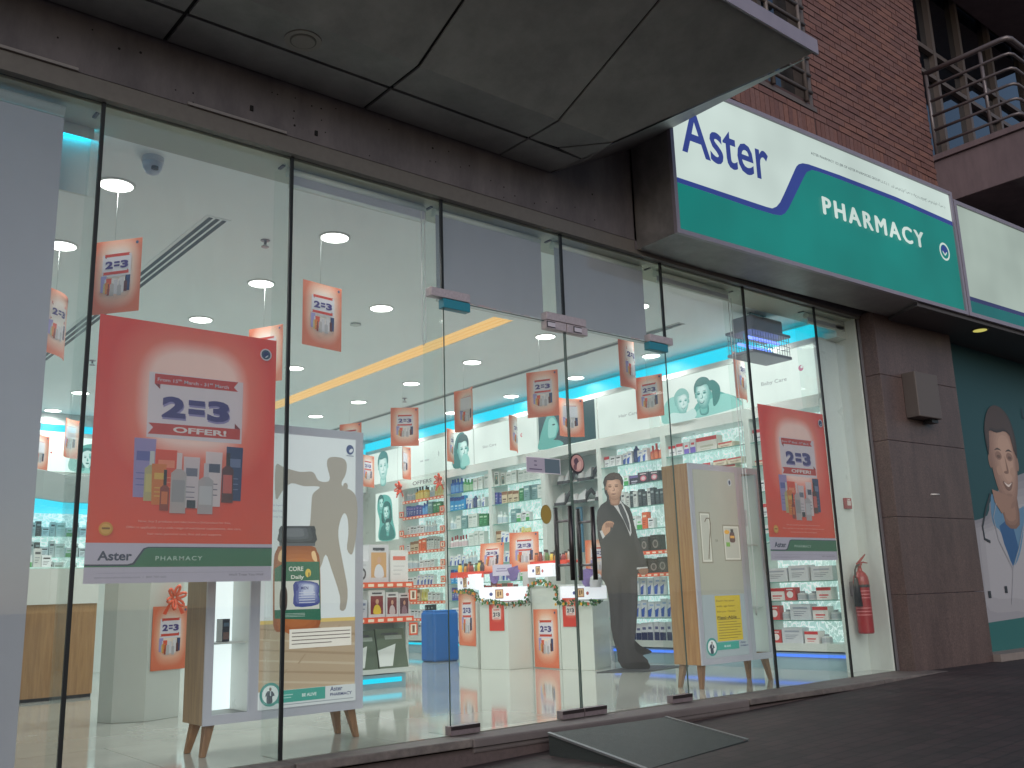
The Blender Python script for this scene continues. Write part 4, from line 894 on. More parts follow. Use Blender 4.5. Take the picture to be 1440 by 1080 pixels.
# ================================================================== LIGHTBOX DISPLAYS ON TAPERED LEGS
def display(x0, x1, y0, y1, z0, z1, niche, poster, lb, sideM, legM):
    t = thing('lightbox_display', (x0, y0, 0), lb, 'display stand'); W_ = x1-x0; D_ = y1-y0
    q = MB(); q.box(0, .022, .004, D_, z0, z1, sideM); q.build('side_panel', t, bevel=.003)
    q = MB(); q.box(W_-.022, W_, .004, D_, z0, z1, sideM); q.build('side_panel', t, bevel=.003)
    q = MB(); q.box(.022, W_-.022, .004, D_, z1-.022, z1, GREYF); q.build('top_panel', t)
    q = MB(); q.box(.022, W_-.022, .004, D_, z0, z0+.022, GREYF); q.build('bottom_panel', t)
    q = MB(); q.box(.022, W_-.022, D_-.012, D_-.001, z0+.022, z1-.022, WHITE); q.build('back_panel', t)
    n0, n1 = niche; p0, p1 = poster; f = -.012
    q = MB(); cuts = sorted([(n0, n1), (p0, p1)])
    zb, zt = z0+.05, z1-.05
    q.box(0, W_, f, .003, z0, zb, GREYF); q.box(0, W_, f, .003, zt, z1, GREYF); q.box(0, cuts[0][0], f, .003, zb, zt, GREYF); q.box(cuts[0][1], cuts[1][0], f, .003, zb, zt, GREYF); q.box(cuts[1][1], W_, f, .003, zb, zt, GREYF)
    q.build('front_frame', t)
    nl = lamp('niche_light', (244, 255, 255), .95)
    q = MB(); q.box(n0, n1, D_-.045, D_-.04, zb, zt, nl); q.build('niche_back_light', t)
    q = MB(); q.box(n0-.012, n0, .003, D_-.04, zb, zt, WHITEG); q.box(n1, n1+.012, .003, D_-.04, zb, zt, WHITEG); q.build('niche_lining', t, kind='stuff')
    for dx, dy, sx_, sy_ in ((.07, .05, -.05, -.02), (.07, D_-.05, -.05, .02), (W_-.07, .05, .05, -.02), (W_-.07, D_-.05, .05, .02)):
        q = MB(); a_ = Vector((dx+sx_*.3, dy, z0)); c_ = Vector((dx+sx_, dy+sy_, 0)); r0, r1 = .026, .015
        q.hexa([(c_.x-r1, c_.y-r1, 0), (c_.x+r1, c_.y-r1, 0), (c_.x+r1, c_.y+r1, 0), (c_.x-r1, c_.y+r1, 0)], [(a_.x-r0, a_.y-r0, z0), (a_.x+r0, a_.y-r0, z0), (a_.x+r0, a_.y+r0, z0), (a_.x-r0, a_.y+r0, z0)], legM); q.build('leg', t, bevel=.004)
    return t
def lf(*c): return lamp('lit_film_%d_%d_%d' % c, c, .45)
def seal_badge(b, u, v, r):
    b.ell(u, v, r, r, lf(64, 150, 140), n=28); b.ell(u, v, r*.76, r*.76, lf(232, 238, 236), n=28)
    b.blob([(u-r*.3, v-r*.7), (u-r*.35, v-r*.1), (u-r*.5, v-.2*r), (u-r*.32, v+.25*r), (u-.05*r, v+.3*r), (u+.2*r, v+.25*r), (u+.42*r, v-.1*r), (u+.2*r, v-.2*r), (u+.2*r, v-r*.7)], pr(60, 66, 84)); b.ell(u, v+.45*r, .11*r, .15*r, pr(120, 92, 80)); b.rect(u-.03*r, v-.1*r, u+.08*r, v+.28*r, pr(220, 224, 230))
def lf(*c): return lamp('lit_film_%d_%d_%d' % c, c, .45)
# left display: bottle and caped shadow
DX, DY, DZ0, DZ1 = 2.03, .38, .158, 1.775
t = display(DX, DX+.95, DY, DY+.27, DZ0, DZ1, (.045, .245), (.30, .895), 'tall wooden lightbox display advertising vitamins with a caped shadow poster', GREYOAK, OAKD)
b = MB(); q = MB(); q.box(.045, .245, .03, .22, .562, .572, WHITEG); q.build('niche_shelf', t)
q = MB(); q.box(-.0, .012, -.02, .0, .55, 1.2, GREYF)
def d1(pts, y=DY): return [(on(x, y_, 1, y).x-DX, on(x, y_, 1, y).z) for x, y_ in pts]
b.rect(.30, DZ0+.05, .895, DZ1-.05, lamp('lightbox_film', (226, 232, 232), .5), layer=0)
FLR = [lamp('lightbox_floor_print', (190, 168, 138), .45), lamp('lightbox_plank_line', (172, 148, 118), .45), lamp('lightbox_floor_light', (204, 186, 158), .45)]
b.art([(.30, .30), (.895, .30), (.895, .655), (.30, .655)], FLR[0])
for k in range(6): v_ = .34+k*.055; b.art([(.30, v_+.02), (.30, v_+.012), (.895, v_-.045), (.895, v_-.03)], FLR[1 if k % 2 else 2])
for k in range(4): v_ = .36+k*.075; b.art([(.42+k*.11, v_), (.43+k*.11, v_), (.47+k*.11, v_+.05), (.463+k*.11, v_+.05)], FLR[1])
b.rect(.30, .655, .895, .675, lamp('lightbox_skirting', (226, 196, 116), .5))
SHD = lamp('lightbox_shadow_print', (176, 168, 154), .42)
b.blob(d1([(458, 655), (460, 645), (470, 643), (482, 646), (486, 655), (484, 668), (479, 678), (480, 684), (492, 690), (499, 700), (501, 725), (498, 760), (493, 780), (486, 772), (488, 752), (487, 730), (482, 722), (476, 735), (474, 755), (480, 790), (487, 830), (484, 856), (476, 857), (476, 838), (464, 800), (456, 780), (448, 800), (434, 806), (424, 790), (428, 752), (434, 738), (436, 712), (438, 695), (448, 686), (440, 684), (425, 684), (408, 680), (396, 690), (386, 702), (386, 655), (398, 658), (420, 664), (438, 664), (446, 676), (458, 678), (462, 672)]), SHD, sub=3)
b.ell(*d1([(484, 684)])[0], .016, .02, SHD)
lines = lf(170, 174, 190)
for i, s_ in enumerate(('Dad, Superhero', 'Best Friend', 'Energy Supply')): b.text(s_, *d1([(390, 712+i*8)])[0], .011, lf(150, 156, 184), align='C')
AMB = lamp('amber_glass_print', (168, 88, 34), .4); CAPM = lf(50, 54, 60)
b.ell(*d1([(420, 884)])[0], .13, .022, lamp('lightbox_contact_shadow', (160, 130, 96), .35))
b.blob(d1([(384, 885), (382, 860), (383, 790), (388, 772), (394, 768), (436, 768), (444, 776), (448, 792), (449, 862), (447, 880), (436, 887), (396, 889)]), AMB, sub=3)
soft(b, d1([(390, 885), (388, 800), (394, 776), (438, 776), (443, 800), (443, 878)]), (176, 96, 40), (232, 150, 74), lf, 6, (.004, 0), .13)
b.blob(d1([(389, 787), (392, 775), (398, 774), (396, 790)]), lf(250, 206, 150)); b.blob(d1([(438, 787), (436, 777), (441, 776), (444, 790)]), lf(250, 206, 150))
b.art(d1([(391, 768), (390, 745), (393, 740), (440, 740), (442, 745), (441, 768)]), CAPM); soft(b, d1([(392, 764), (391, 748), (396, 742), (436, 742), (441, 748), (440, 764)]), (50, 54, 60), (112, 116, 122), lf, 4, (-.006, .004), .17); b.art(d1([(391, 768), (441, 768), (441, 764), (391, 764)]), lf(90, 94, 100))
b.art(d1([(384, 800), (400, 790), (447, 790), (449, 872), (384, 870)]), lf(40, 112, 84)); b.art(d1([(384, 818), (446, 816), (447, 856), (384, 858)]), lf(226, 226, 214)); soft(b, d1([(413, 818), (444, 820), (446, 836), (445, 850), (413, 853), (411, 836)]), (56, 72, 150), (206, 214, 236), lf, 5, (.003, .006), .15); b.blob(d1([(392, 858), (391, 838), (394, 826), (400, 826), (402, 840), (400, 858)]), lf(70, 50, 50))
b.ell(*d1([(431, 806)])[0], .018, .024, lf(234, 202, 90)); b.text('CORE', *d1([(414, 803)])[0], .026, lf(236, 236, 224), bold=.02, width=.09); b.text('Daily', *d1([(416, 814)])[0], .022, lf(236, 236, 224), bold=.02, width=.08); b.text('1', *d1([(432, 812)])[0], .03, lf(40, 70, 60), bold=.03)
b.text('MEN', *d1([(426, 829)])[0], .018, lf(50, 60, 130), bold=.02); b.ell(*d1([(414, 826)])[0], .016, .02, lf(60, 76, 150))
for k in range(5): b.rect(*d1([(418, 834+k*3.5)])[0], *[c+d for c, d in zip(d1([(418, 834+k*3.5)])[0], (.1, .004))], lf(220, 224, 236))
for k in range(3): b.rect(*d1([(392, 864+k*2)])[0], *[c+d for c, d in zip(d1([(392, 864+k*2)])[0], (.15, .002))], lf(210, 226, 214))
bx = d1([(404, 910), (487, 896)]); b.rect(bx[0][0], bx[0][1]-.01, bx[1][0]+.02, bx[0][1]+.095, lamp('caption_box', (236, 230, 218), .55))
for k in range(4): b.rect(bx[0][0]+.015, bx[0][1]+.012+k*.02, bx[1][0]+.012-(.12 if k == 0 else 0), bx[0][1]+.017+k*.02, lf(116, 106, 98))
b.rect(.30, DZ0+.05, .895, .30, lamp('lightbox_foot', (214, 220, 220), .45))
b.rect(.36, .235, .70, .30, lf(72, 164, 148)); b.text('BE ALIVE', .60, .258, .018, lf(226, 240, 236), bold=.02); b.rect(.41, .272, .50, .277, lf(180, 220, 210)); b.rect(.41, .258, .49, .262, lf(180, 220, 210))
b.text('Aster', .73, .272, .026, lf(50, 60, 110), bold=.015, align='L'); b.text('PHARMACY', .73, .245, .018, lf(50, 60, 110), bold=.02, width=.14, align='L')
b.rect(.42, .222, .88, .226, lf(150, 160, 165)); seal_badge(b, .365, .285, .062)
b.ell(.85, DZ1-.115, .026, .03, lf(70, 84, 128)); b.ell(.857, DZ1-.12, .015, .01, lf(226, 230, 236), rot=.7); b.rect(.825, DZ1-.155, .875, DZ1-.15, lf(130, 140, 160))
b.v = [(x_, y-.0135, z) for x_, y, z in b.v]; b.build('poster_print', t)
q = MB(); q.box(-.022, .022, -.03, .03, 0, .12, pr(40, 46, 58)); q.box(-.0225, -.022, -.028, .028, .002, .118, pr(206, 206, 206)); q.add([(-.018, -.0304, .012), (.018, -.0304, .012), (.018, -.0304, .05), (-.018, -.0304, .05)], [(0, 1, 2, 3)], pr(120, 92, 84)); q.add([(-.016, -.0304, .08), (.016, -.0304, .08), (.016, -.0304, .10), (-.016, -.0304, .10)], [(0, 1, 2, 3)], pr(84, 110, 130))
q.build('product_box', loc=(DX+.14, DY+.10, .573), rz=.15, label='small dark product box standing on the niche shelf of the left lightbox', cat='product box')

# right display: walking stick or vitamins
EX, EY = 6.06, .40
t = display(EX, EX+.94, EY, EY+.28, .18, 1.785, (.70, .90), (.045, .60), 'tall wooden lightbox display with a walking stick and supplement poster', OAK, OAKD)
def d2(pts, y=EY): return [(on(x, y_, 1, y).x-EX, on(x, y_, 1, y).z) for x, y_ in pts]
b = MB(); b.rect(.045, .23, .60, 1.735, lamp('lightbox_beige_print', (196, 196, 180), .28), layer=0)
b.rect(.045, .23, .60, .72, lamp('lightbox_pale_floor', (188, 200, 204), .3))
for a_, c_ in (((982, 722), (1000, 790)), ((1015, 740), (1040, 787))):
    r_ = d2([a_, c_]); u0, v1, u1, v0 = r_[0][0], r_[0][1], r_[1][0], r_[1][1]
    b.rect(u0-.012, v0-.012, u1+.012, v1+.012, lf(150, 146, 130)); b.rect(u0, v0, u1, v1, lf(226, 224, 210)); b.rect(u0+.012, v0+.012, u1-.012, v1-.012, lamp('shadowbox', (214, 214, 200), .3))
stroke(b, d2([(989, 734), (991, 729), (995, 729), (997, 736), (995, 786)]), .010, lf(110, 92, 72))
c_ = d2([(1006, 762)])[0]; b.text('OR', c_[0], c_[1], .02, lf(120, 120, 110), bold=.01)
r_ = d2([(1027, 757)])[0]; b.blob([(r_[0]-.025, r_[1]-.03), (r_[0]-.025, r_[1]+.03), (r_[0]-.01, r_[1]+.05), (r_[0]+.03, r_[1]+.05), (r_[0]+.04, r_[1]+.03), (r_[0]+.04, r_[1]-.03)], lf(92, 60, 56)); b.rect(r_[0]-.01, r_[1]+.045, r_[0]+.028, r_[1]+.075, lf(44, 44, 48))
b.ell(r_[0]-.06, r_[1]+.05, .035, .018, lf(236, 176, 60)); b.rect(r_[0]-.08, r_[1]-.07, r_[0]-.03, r_[1]-.035, lf(120, 176, 70)); b.rect(r_[0]-.02, r_[1]-.0, r_[0]+.036, r_[1]+.02, lf(232, 170, 70))
yl = d2([(1004, 838), (1037, 837), (1042, 897), (1010, 902)]); y0_, y1_ = yl[3][1], yl[0][1]; u0, u1 = yl[0][0]-.012, yl[1][0]+.01
b.rect(u0, y0_, u1, y1_, lamp('yellow_notice', (228, 200, 60), .35))
hh = (y1_-y0_)
for i, s_ in enumerate(('Don\u2019t let your', 'walk, age faster', 'than you. Choose')): b.text(s_, u0+.015, y1_-.048-i*.042, .016, lf(60, 56, 40), align='L', width=(u1-u0)*.72)
b.text('Flexi-Able', u0+.015, y1_-.185, .026, lf(50, 46, 36), bold=.02, align='L', width=(u1-u0)*.76)
for k in range(8): b.rect(u0+.018, y0_+.02+k*.021, u1-.02-(.05 if k % 3 == 0 else 0), y0_+.024+k*.021, lf(110, 98, 46))
b.rect(.12, .285, .47, .345, lf(72, 164, 148)); b.text('BE ALIVE', .32, .305, .016, lf(226, 240, 236), bold=.02); seal_badge(b, .125, .315, .07); b.text('Aster', .49, .325, .016, lf(50, 60, 110), bold=.015, align='L', width=.07); b.text('PHARMACY', .49, .30, .012, lf(50, 60, 110), bold=.02, width=.1, align='L')
b.ell(.515, 1.645, .026, .03, lf(206, 210, 214)); b.ell(.515, 1.645, .014, .02, lf(40, 50, 80))
b.v = [(x_, y-.0135, z) for x_, y, z in b.v]; b.build('poster_print', t)
q = MB(); q.box(.70, .90, .03, .22, .60, .61, WHITEG); q.box(.70, .90, .03, .22, 1.12, 1.13, WHITEG); q.build('niche_shelves', t, kind='stuff')
q = MB(); q.box(.70, .725, -.018, .005, 1.28, 1.42, GREYF); q.build('door_pull', t)

# ================================================================== SHELF WALL
XF, XB = 7.90, 8.20                              # front edge and back of the shelving
DIV = [.24, 1.13, 2.25, 3.26, 4.27, 5.34, 6.38, 7.50]
SH = [2.19, 1.95, 1.69, 1.44, 1.19, .95, .72, .48]
SHA = [2.19, 1.95, 1.69, 1.44, 1.19, .81, .634, .453]
bayn = ['bay nearest the window', 'bay behind the walking stick', 'bay behind the cardboard man', 'grey bay', 'bay behind the left door', 'bay with the blue packs', 'decorated offers bay']
bayl = ['backlit shelf bay nearest the window, behind the small offer poster', 'backlit shelf bay rising behind the walking stick display', 'backlit shelf bay of cartons right behind the cardboard man', 'grey backed display bay with small peg items, left of the cardboard man',
        'backlit glass shelf bay of skin care cartons behind the left door', 'backlit glass shelf bay with bright blue packs on the left', 'offers shelf bay with orange price rails and two orange bows']
RAIL = mat('orange_price_rail', (226, 86, 48), .45); RAILT = pr(246, 220, 196)
GREYB = mat('grey_bay_back', (168, 178, 176), .5)
for i in range(7):
    y0, y1 = DIV[i], DIV[i+1]; wy = y1-y0
    t = thing('shelf_bay', (XF, y1, 0), bayl[i], 'shelving', rz=SW)     # local x runs towards the window, local y into the wall
    D = XB-XF
    MB().box(.0, .035, 0, D, 0, 2.50, WHITEG).build('side_panel', t)
    MB().box(wy-.035, wy, 0, D, 0, 2.50, WHITEG).build('side_panel', t) if i else MB().box(wy-.03, wy, 0, D, 0, 3.1, WHITEG).build('side_panel', t)
    MB().box(.035, wy-.035, D-.02, D, .24, 2.50, GREYB if i == 3 else FOIL).build('back_panel', t)
    MB().box(.035, wy-.035, 0.0, D-.02, 2.43, 2.50, WHITEG).build('top_panel', t)
    MB().box(.035, wy-.035, .03, D-.02, .17, .24, WHITEG).build('base_panel', t)
    MB().box(.0, wy, .06, D, .0, .155, mat('toe_panel', (150, 176, 184), .25)).build('toe_panel', t)
    q = MB(); q.box(.0, wy, .045, .06, .115, .14, BLUE if i < 3 else CYAN); q.build('toe_light', t)
    if i != 3:
        for k, z in enumerate(SHA if i == 0 else SH):
            sh_ = MB().box(.035, wy-.035, .004, D-.02, z-.008, z, SHELFG).build('shelf', t)
            MB().box(.035, wy-.035, .0, .004, z-.009, z+.001, mat('shelf_edge', (96, 150, 138), .2)).build('shelf_edge', sh_)
            if i == 6 or (i == 2 and k in (4, 5)):
                q = MB(); q.box(.036, wy-.036, -.014, -.002, z-.034, z+.006, RAIL)
                for j in range(int(wy/.09)): q.box(.05+j*.09, .10+j*.09, -.0155, -.014, z-.026, z-.006, RAILT)
                q.build('price_rail', sh_)
    else:
        for z in (2.10, 1.84):
            MB().box(.035, wy-.035, D-.18, D-.02, z-.012, z, SHELFG).build('shelf', t)
# continuing white run towards the far corner
t = thing('wall_cabinet', (XF, 8.9, 0), 'white wall cabinet run with a turquoise portrait panel in the far corner', 'cabinet', rz=SW)
MB().box(0, 1.39, 0, .3, 0, 2.50, WHITEG).build('cabinet_body', t, bevel=.004)

# ---- portrait panels above the bays, lit from behind
TQ = [glow(208, 240, 232), glow(150, 214, 202), glow(96, 178, 166), glow(48, 122, 116), glow(28, 72, 74)]
FILM = glow(236, 250, 240)
t = thing('light_bulkhead', (XF, 8.9, 2.5), 'long white backlit bulkhead over the shelves carrying category pictures', 'lightbox', rz=SW)
LB_ = 8.9-.24
MB().box(0, LB_, .02, .3, 0, .60, WHITEG).build('bulkhead_body', t)
MB().box(0, LB_, .0, .02, .0, .045, WHITEG).build('lower_trim', t); MB().box(0, LB_, .0, .02, .545, .60, WHITEG).build('upper_trim', t)
def face(b, u, v, s, shades, turn=0, hair=None):
    """a cropped monochrome portrait: s is half the face height"""
    if hair: b.blob([(u-.85*s, v-.9*s), (u-1.0*s, v+.1*s), (u-.6*s, v+1.1*s), (u+.2*s, v+1.25*s), (u+.9*s, v+.8*s), (u+1.0*s, v-.2*s), (u+.85*s, v-.9*s)], hair)
    b.blob([(u-.25*s, v-.6*s), (u-.3*s, v-1.3*s), (u-1.3*s, v-1.5*s), (u+1.3*s, v-1.5*s), (u+.3*s, v-1.25*s), (u+.25*s, v-.6*s)], shades[1])
    b.blob([(u-.62*s, v+.1*s), (u-.55*s, v+.7*s), (u, v+.98*s), (u+.55*s, v+.7*s), (u+.62*s, v+.05*s), (u+.42*s, v-.55*s), (u+.05*s, v-.95*s), (u-.42*s, v-.55*s)], shades[0])
    b.blob([(u+.1*s, v+.6*s), (u+.5*s, v+.6*s), (u+.58*s, v), (u+.4*s, v-.5*s), (u+.1*s, v-.85*s), (u+.3*s, v-.2*s)], shades[1])
    d = turn*.15*s
    for k in (-1, 1):
        b.ell(u+k*.26*s+d, v+.18*s, .13*s, .05*s, shades[3]); b.ell(u+k*.26*s+d, v+.34*s, .16*s, .03*s, shades[3])
    b.blob([(u+d-.02*s, v+.15*s), (u+d+.1*s, v-.18*s), (u+d-.08*s, v-.2*s)], shades[2]); b.blob([(u-.2*s+d, v-.42*s), (u+d, v-.36*s), (u+.2*s+d, v-.42*s), (u+d, v-.55*s)], shades[3])
def pan(y): return 8.9-y
def litpanel(ya, yb, lb, draw, ground=FILM):
    """picture panel between depth ya (nearer the window) and yb"""
    u0, u1 = pan(yb), pan(ya)
    b = MB(); b.box(u0+.008, u1-.008, .002, .02, .05, .54, ground); b.build('picture_panel', t)
    b = MB(); draw(b, u0, u1); b.v = [(x, y-.0005, z) for x, y, z in b.v]; b.build('picture_print', t, label=lb)
def cat_text(b, u, s_): b.text(s_, u, .24, .038, glow(150, 158, 156), bold=.005, width=.30)
def mother(b, u0, u1):
    u = u0+.05
    b.blob([(u, .06), (u-.02, .2), (u+.1, .33), (u+.25, .3), (u+.3, .1)], TQ[1]); b.blob([(u+.42, .06), (u+.45, .18), (u+.55, .24), (u+.72, .30), (u+.88, .24), (u+1.02, .17), (u+1.04, .09), (u+.8, .06)], TQ[2])
    b.blob([(u+.45, .06), (u+.6, .2), (u+.85, .25), (u+1.0, .16), (u+1.02, .08)], TQ[1])
    portrait(b, u+.57, .285, .165, glow, (30, 96, 92), (120, 196, 184), (206, 240, 232), (44, 104, 98), -1, 1); b.blob([(u+.63, .40), (u+.72, .42), (u+.80, .33), (u+.78, .2), (u+.70, .14), (u+.69, .3)], glow(60, 130, 122)); portrait(b, u+.28, .25, .135, glow, (50, 130, 122), (150, 214, 202), (220, 244, 238), (130, 190, 180), 1, 1, slim=1.12); b.blob([(u+.1, .055), (u+.12, .16), (u+.3, .13), (u+.44, .16), (u+.44, .055)], TQ[0])
litpanel(1.17, 2.26, 'turquoise picture of a mother and baby', mother)
def bc(b, u0, u1):
    cat_text(b, u0+.40, 'Baby Care'); b.ell(u1-.17, .33, .028, .03, glow(196, 110, 140)); b.ell(u1-.16, .34, .014, .014, glow(236, 240, 236))
litpanel(.26, 1.15, 'white panel lettered Baby Care', bc)
litpanel(2.28, 3.24, 'white panel lettered Hair Care', lambda b, u0, u1: cat_text(b, u0+.50, 'Hair Care'))
def darkface(b, u0, u1):
    b.rect(u0+.30, .055, u0+.62, .535, glow(52, 68, 72)); b.rect(u0+.0+.02, .055, u0+.30, .535, TQ[4]); b.rect(u0+.62, .055, u1-.02, .535, TQ[4])
    b.blob([(u0+.02, .06), (u0+.04, .2), (u0+.1, .33), (u0+.2, .47), (u0+.32, .45), (u0+.38, .36), (u0+.40, .28), (u0+.37, .22), (u0+.34, .17), (u0+.3, .15), (u0+.42, .12), (u0+.45, .06)], TQ[2])
    b.blob([(u0+.2, .2), (u0+.22, .4), (u0+.3, .43), (u0+.37, .34), (u0+.36, .26), (u0+.33, .19), (u0+.28, .18)], TQ[1]); b.ell(u0+.31, .34, .03, .01, TQ[4])
litpanel(3.26, 4.33, 'dark panel with a turquoise face in profile', darkface)
def heart(b, u0, u1): b.ell(u1-.3, .3, .022, .026, glow(220, 120, 130)); b.ell(u1-.29, .3, .012, .016, FILM); cat_text(b, u0+.35, 'Skin Care')
litpanel(4.35, 5.68, 'white panel lettered Skin Care', heart)
def hairf(b, u0, u1): b.blob([(u0+.0+.03, .06), (u0+.05, .3), (u0+.14, .5), (u0+.3, .52), (u0+.36, .3), (u0+.3, .06)], TQ[3]); portrait(b, u0+.27, .27, .20, glow, (30, 90, 86), (130, 204, 192), (216, 244, 236), (32, 66, 68), 1, 0); b.blob([(u0+.24, .06), (u0+.28, .22), (u0+.4, .18), (u0+.42, .06)], TQ[1])
litpanel(5.70, 6.20, 'turquoise face of a woman with straight hair', hairf)
litpanel(6.22, 7.62, 'white panel with faint small print', lambda b, u0, u1: (b.ell(u1-.3, .31, .012, .04, glow(176, 190, 186)), b.rect(u0+.62, .24, u0+.70, .262, glow(196, 206, 202)), b.rect(u0+.74, .24, u0+.86, .262, glow(196, 206, 202))))
litpanel(7.64, 8.88, 'pale turquoise portrait of a woman, at the far end', lambda b, u0, u1: portrait(b, u0+.85, .29, .22, glow, (80, 150, 142), (180, 228, 218), (226, 246, 240), (60, 120, 116), 0, 0))
# lower portrait panel on the cabinet
b = MB(); b.box(0, .62, .0, .02, 0, .74, FILM); o = b.build('portrait_panel', loc=(XF-.022, 8.22, 1.65), rz=SW, label='lit turquoise portrait of two women on the cabinet beside the offers bay', cat='picture')
b = MB(); b.blob([(.05, .5), (.1, .68), (.3, .70), (.46, .6), (.5, .3), (.56, .02), (.1, .02), (.12, .3)], TQ[2]); portrait(b, .32, .42, .15, glow, (24, 84, 80), (110, 190, 178), (206, 240, 232), (34, 92, 88), 0, 1, True); portrait(b, .17, .57, .12, glow, (24, 84, 80), (110, 190, 178), (196, 236, 226), (34, 92, 88), 1, 1); b.blob([(.15, .02), (.18, .2), (.35, .26), (.5, .2), (.55, .02)], TQ[3]); portrait(b, .37, .2, .11, glow, (24, 84, 80), (110, 190, 178), (190, 232, 222), (26, 66, 66), -1, 1)
b.v = [(x, y-.001, z) for x, y, z in b.v]; b.build('portrait_print', o)
# cyan cove along the top of the bulkhead and the back wall
b = MB(); b.box(XF+.004, XF+.014, .24, 8.9, 3.102, 3.235, CYAN); b.build('cove_light', label='bright cyan light strip along the ceiling edge over the shelf wall', cat='cove light')
MB().box(8.05, 8.22, .1, 8.9, 3.09, 3.298, WHITE).build('cove_back', kind='structure')
b = MB(); b.box(-2.4, 7.88, 8.53, 8.54, 3.045, 3.14, CYAN); b.build('cove_light', label='cyan light strip across the back wall of the shop', cat='cove light')
MB().box(-2.4, 8.2, 8.58, 8.95, 2.40, 3.298, WHITE).build('back_bulkhead', kind='structure')
b = MB(); b.box(-2.4, 7.88, 8.50, 8.58, 2.44, 3.04, WHITEG); b.box(-2.3, 7.6, 8.492, 8.50, 2.52, 2.98, lamp('back_film', (225, 245, 238), .9)); b.build('back_lightbox', label='long white lightbox across the back wall of the shop', cat='lightbox')
b = MB(); b.blob([(3.42, 2.54), (3.4, 2.7), (3.5, 2.85), (3.7, 2.9), (3.8, 2.7), (3.75, 2.54)], TQ[2]); face(b, 3.62, 2.7, .12, TQ, 0, TQ[3]); b.ell(3.17, 2.76, .012, .012, glow(220, 90, 90)); b.rect(3.0, 2.70, 3.09, 2.72, glow(170, 180, 178))
b.v = [(x, 8.488+y, z) for x, y, z in b.v]; b.build('back_picture', label='small turquoise picture on the back lightbox left of the big poster', cat='picture')
# pharmacy hood with cyan underline above the counter
pts = [(1.6+.9*sin(a_), 7.6-.9*cos(a_)) for a_ in [pi*k/10 for k in range(-2, 1)]]
b = MB(); cur = [(-.5, 7.3), (1.6, 6.95), (2.45, 6.95), (2.8, 7.2), (3.1, 7.5), (5.0, 7.6), (5.0, 8.5), (-.5, 8.5)]
b.prism(cur, 2.02, 2.36, mat('hood_grey_white', (150, 160, 158), .6)); o = b.build('counter_hood', label='grey white hood above the dispensing counter at the back left', cat='hood', bevel=.01)
b = MB(); b.prism([(x, y-.015) for x, y in cur[:6]]+[(5.0, 8.4), (-.5, 8.4)], 1.95, 2.018, CYAN); b.build('hood_light', o)
MB().box(-.5, 5.0, 8.2, 8.48, 1.10, 1.95, FOIL).build('backlit_shelving', label='backlit dispensary wall under the hood at the back left', cat='shelving')

MB().box(-.5, 5.0, 8.0, 8.48, 0, 1.10, WHITEG).build('dispensary_counter', label='white counter base below the backlit dispensary shelves at the back left', cat='counter', bevel=.004)
# ---- goods on the shelves
def mk_box(w, d, h, c, c2, c3, kind):
    q = MB(); q.box(-w/2, w/2, 0, d, 0, h, pr(*c)); b = q; b.layer = 0
    if kind == 'band': b.rect(-w/2, h*.72, w/2, h*.97, pr(*c2)); b.rect(-w*.32, h*.3, w*.32, h*.42, pr(*c3)); b.rect(-w*.3, h*.15, w*.2, h*.2, pr(*c3))
    elif kind == 'corner': b.art([(-w/2, h*.05), (-w*.05, h*.05), (w*.15, h*.6), (-w/2, h*.45)], pr(*c2)); b.rect(-w*.2, h*.72, w*.4, h*.82, pr(*c3))
    elif kind == 'photo': b.rect(-w*.38, h*.16, w*.38, h*.80, pr(*c2)); b.blob([(-w*.2, h*.18), (-w*.16, h*.42), (w*.02, h*.5), (w*.2, h*.4), (w*.24, h*.18)], pr(*c3)); b.ell(w*.02, h*.60, w*.1, h*.09, pr(206, 160, 132)); b.rect(-w*.3, h*.86, w*.3, h*.92, pr(60, 64, 76))
    elif kind == 'round': b.ell(0, h*.45, w*.3, h*.26, pr(*c2)); b.ell(0, h*.45, w*.18, h*.16, pr(*c3)); b.rect(-w*.3, h*.8, w*.3, h*.88, pr(*c3))
    elif kind == 'text':
        b.rect(-w*.36, h*.70, w*.36, h*.82, pr(*c2))
        for k in range(3): b.rect(-w*.34, h*(.5-.12*k), w*(.3-.12*k), h*(.54-.12*k), pr(*c3))
    elif kind == 'half': b.rect(-w/2, 0, w/2, h*.45, pr(*c2)); b.rect(-w*.3, h*.6, w*.3, h*.75, pr(*c3))
    return q
def mk_bottle(r, h, c, cap, lab, tall=.25):
    q = MB(); C_, K_, L_ = pr(*c), pr(*cap), pr(*lab); bh = h*(1-tall)
    q.lathe([(0, 0, C_), (r, 0, C_), (r, bh*.15, C_), (r*1.01, bh*.15, L_), (r*1.01, bh*.75, C_), (r, bh*.76, C_), (r, bh*.88, C_), (r*.5, bh, C_), (r*.42, bh, K_), (r*.42, h, K_), (0, h, K_)], (0, r, 0), C_, n=12); return q
def mk_tube(w, h, c, cap, lab):
    q = MB(); q.lathe([(0, 0), (w*.36, 0), (w*.36, h*.14), (w*.42, h*.14)], (0, w*.45, 0), pr(*cap), n=10)
    q.hexa([(-w*.42, w*.1, h*.14), (w*.42, w*.1, h*.14), (w*.42, w*.8, h*.14), (-w*.42, w*.8, h*.14)], [(-w/2, w*.40, h), (w/2, w*.40, h), (w/2, w*.46, h), (-w/2, w*.46, h)], pr(*c))
    q.add([(-w*.25, w*.135, h*.3), (w*.25, w*.135, h*.3), (w*.28, w*.28, h*.75), (-w*.28, w*.28, h*.75)], [(0, 1, 2, 3)], pr(*lab)); return q
Wt = (226, 228, 230)
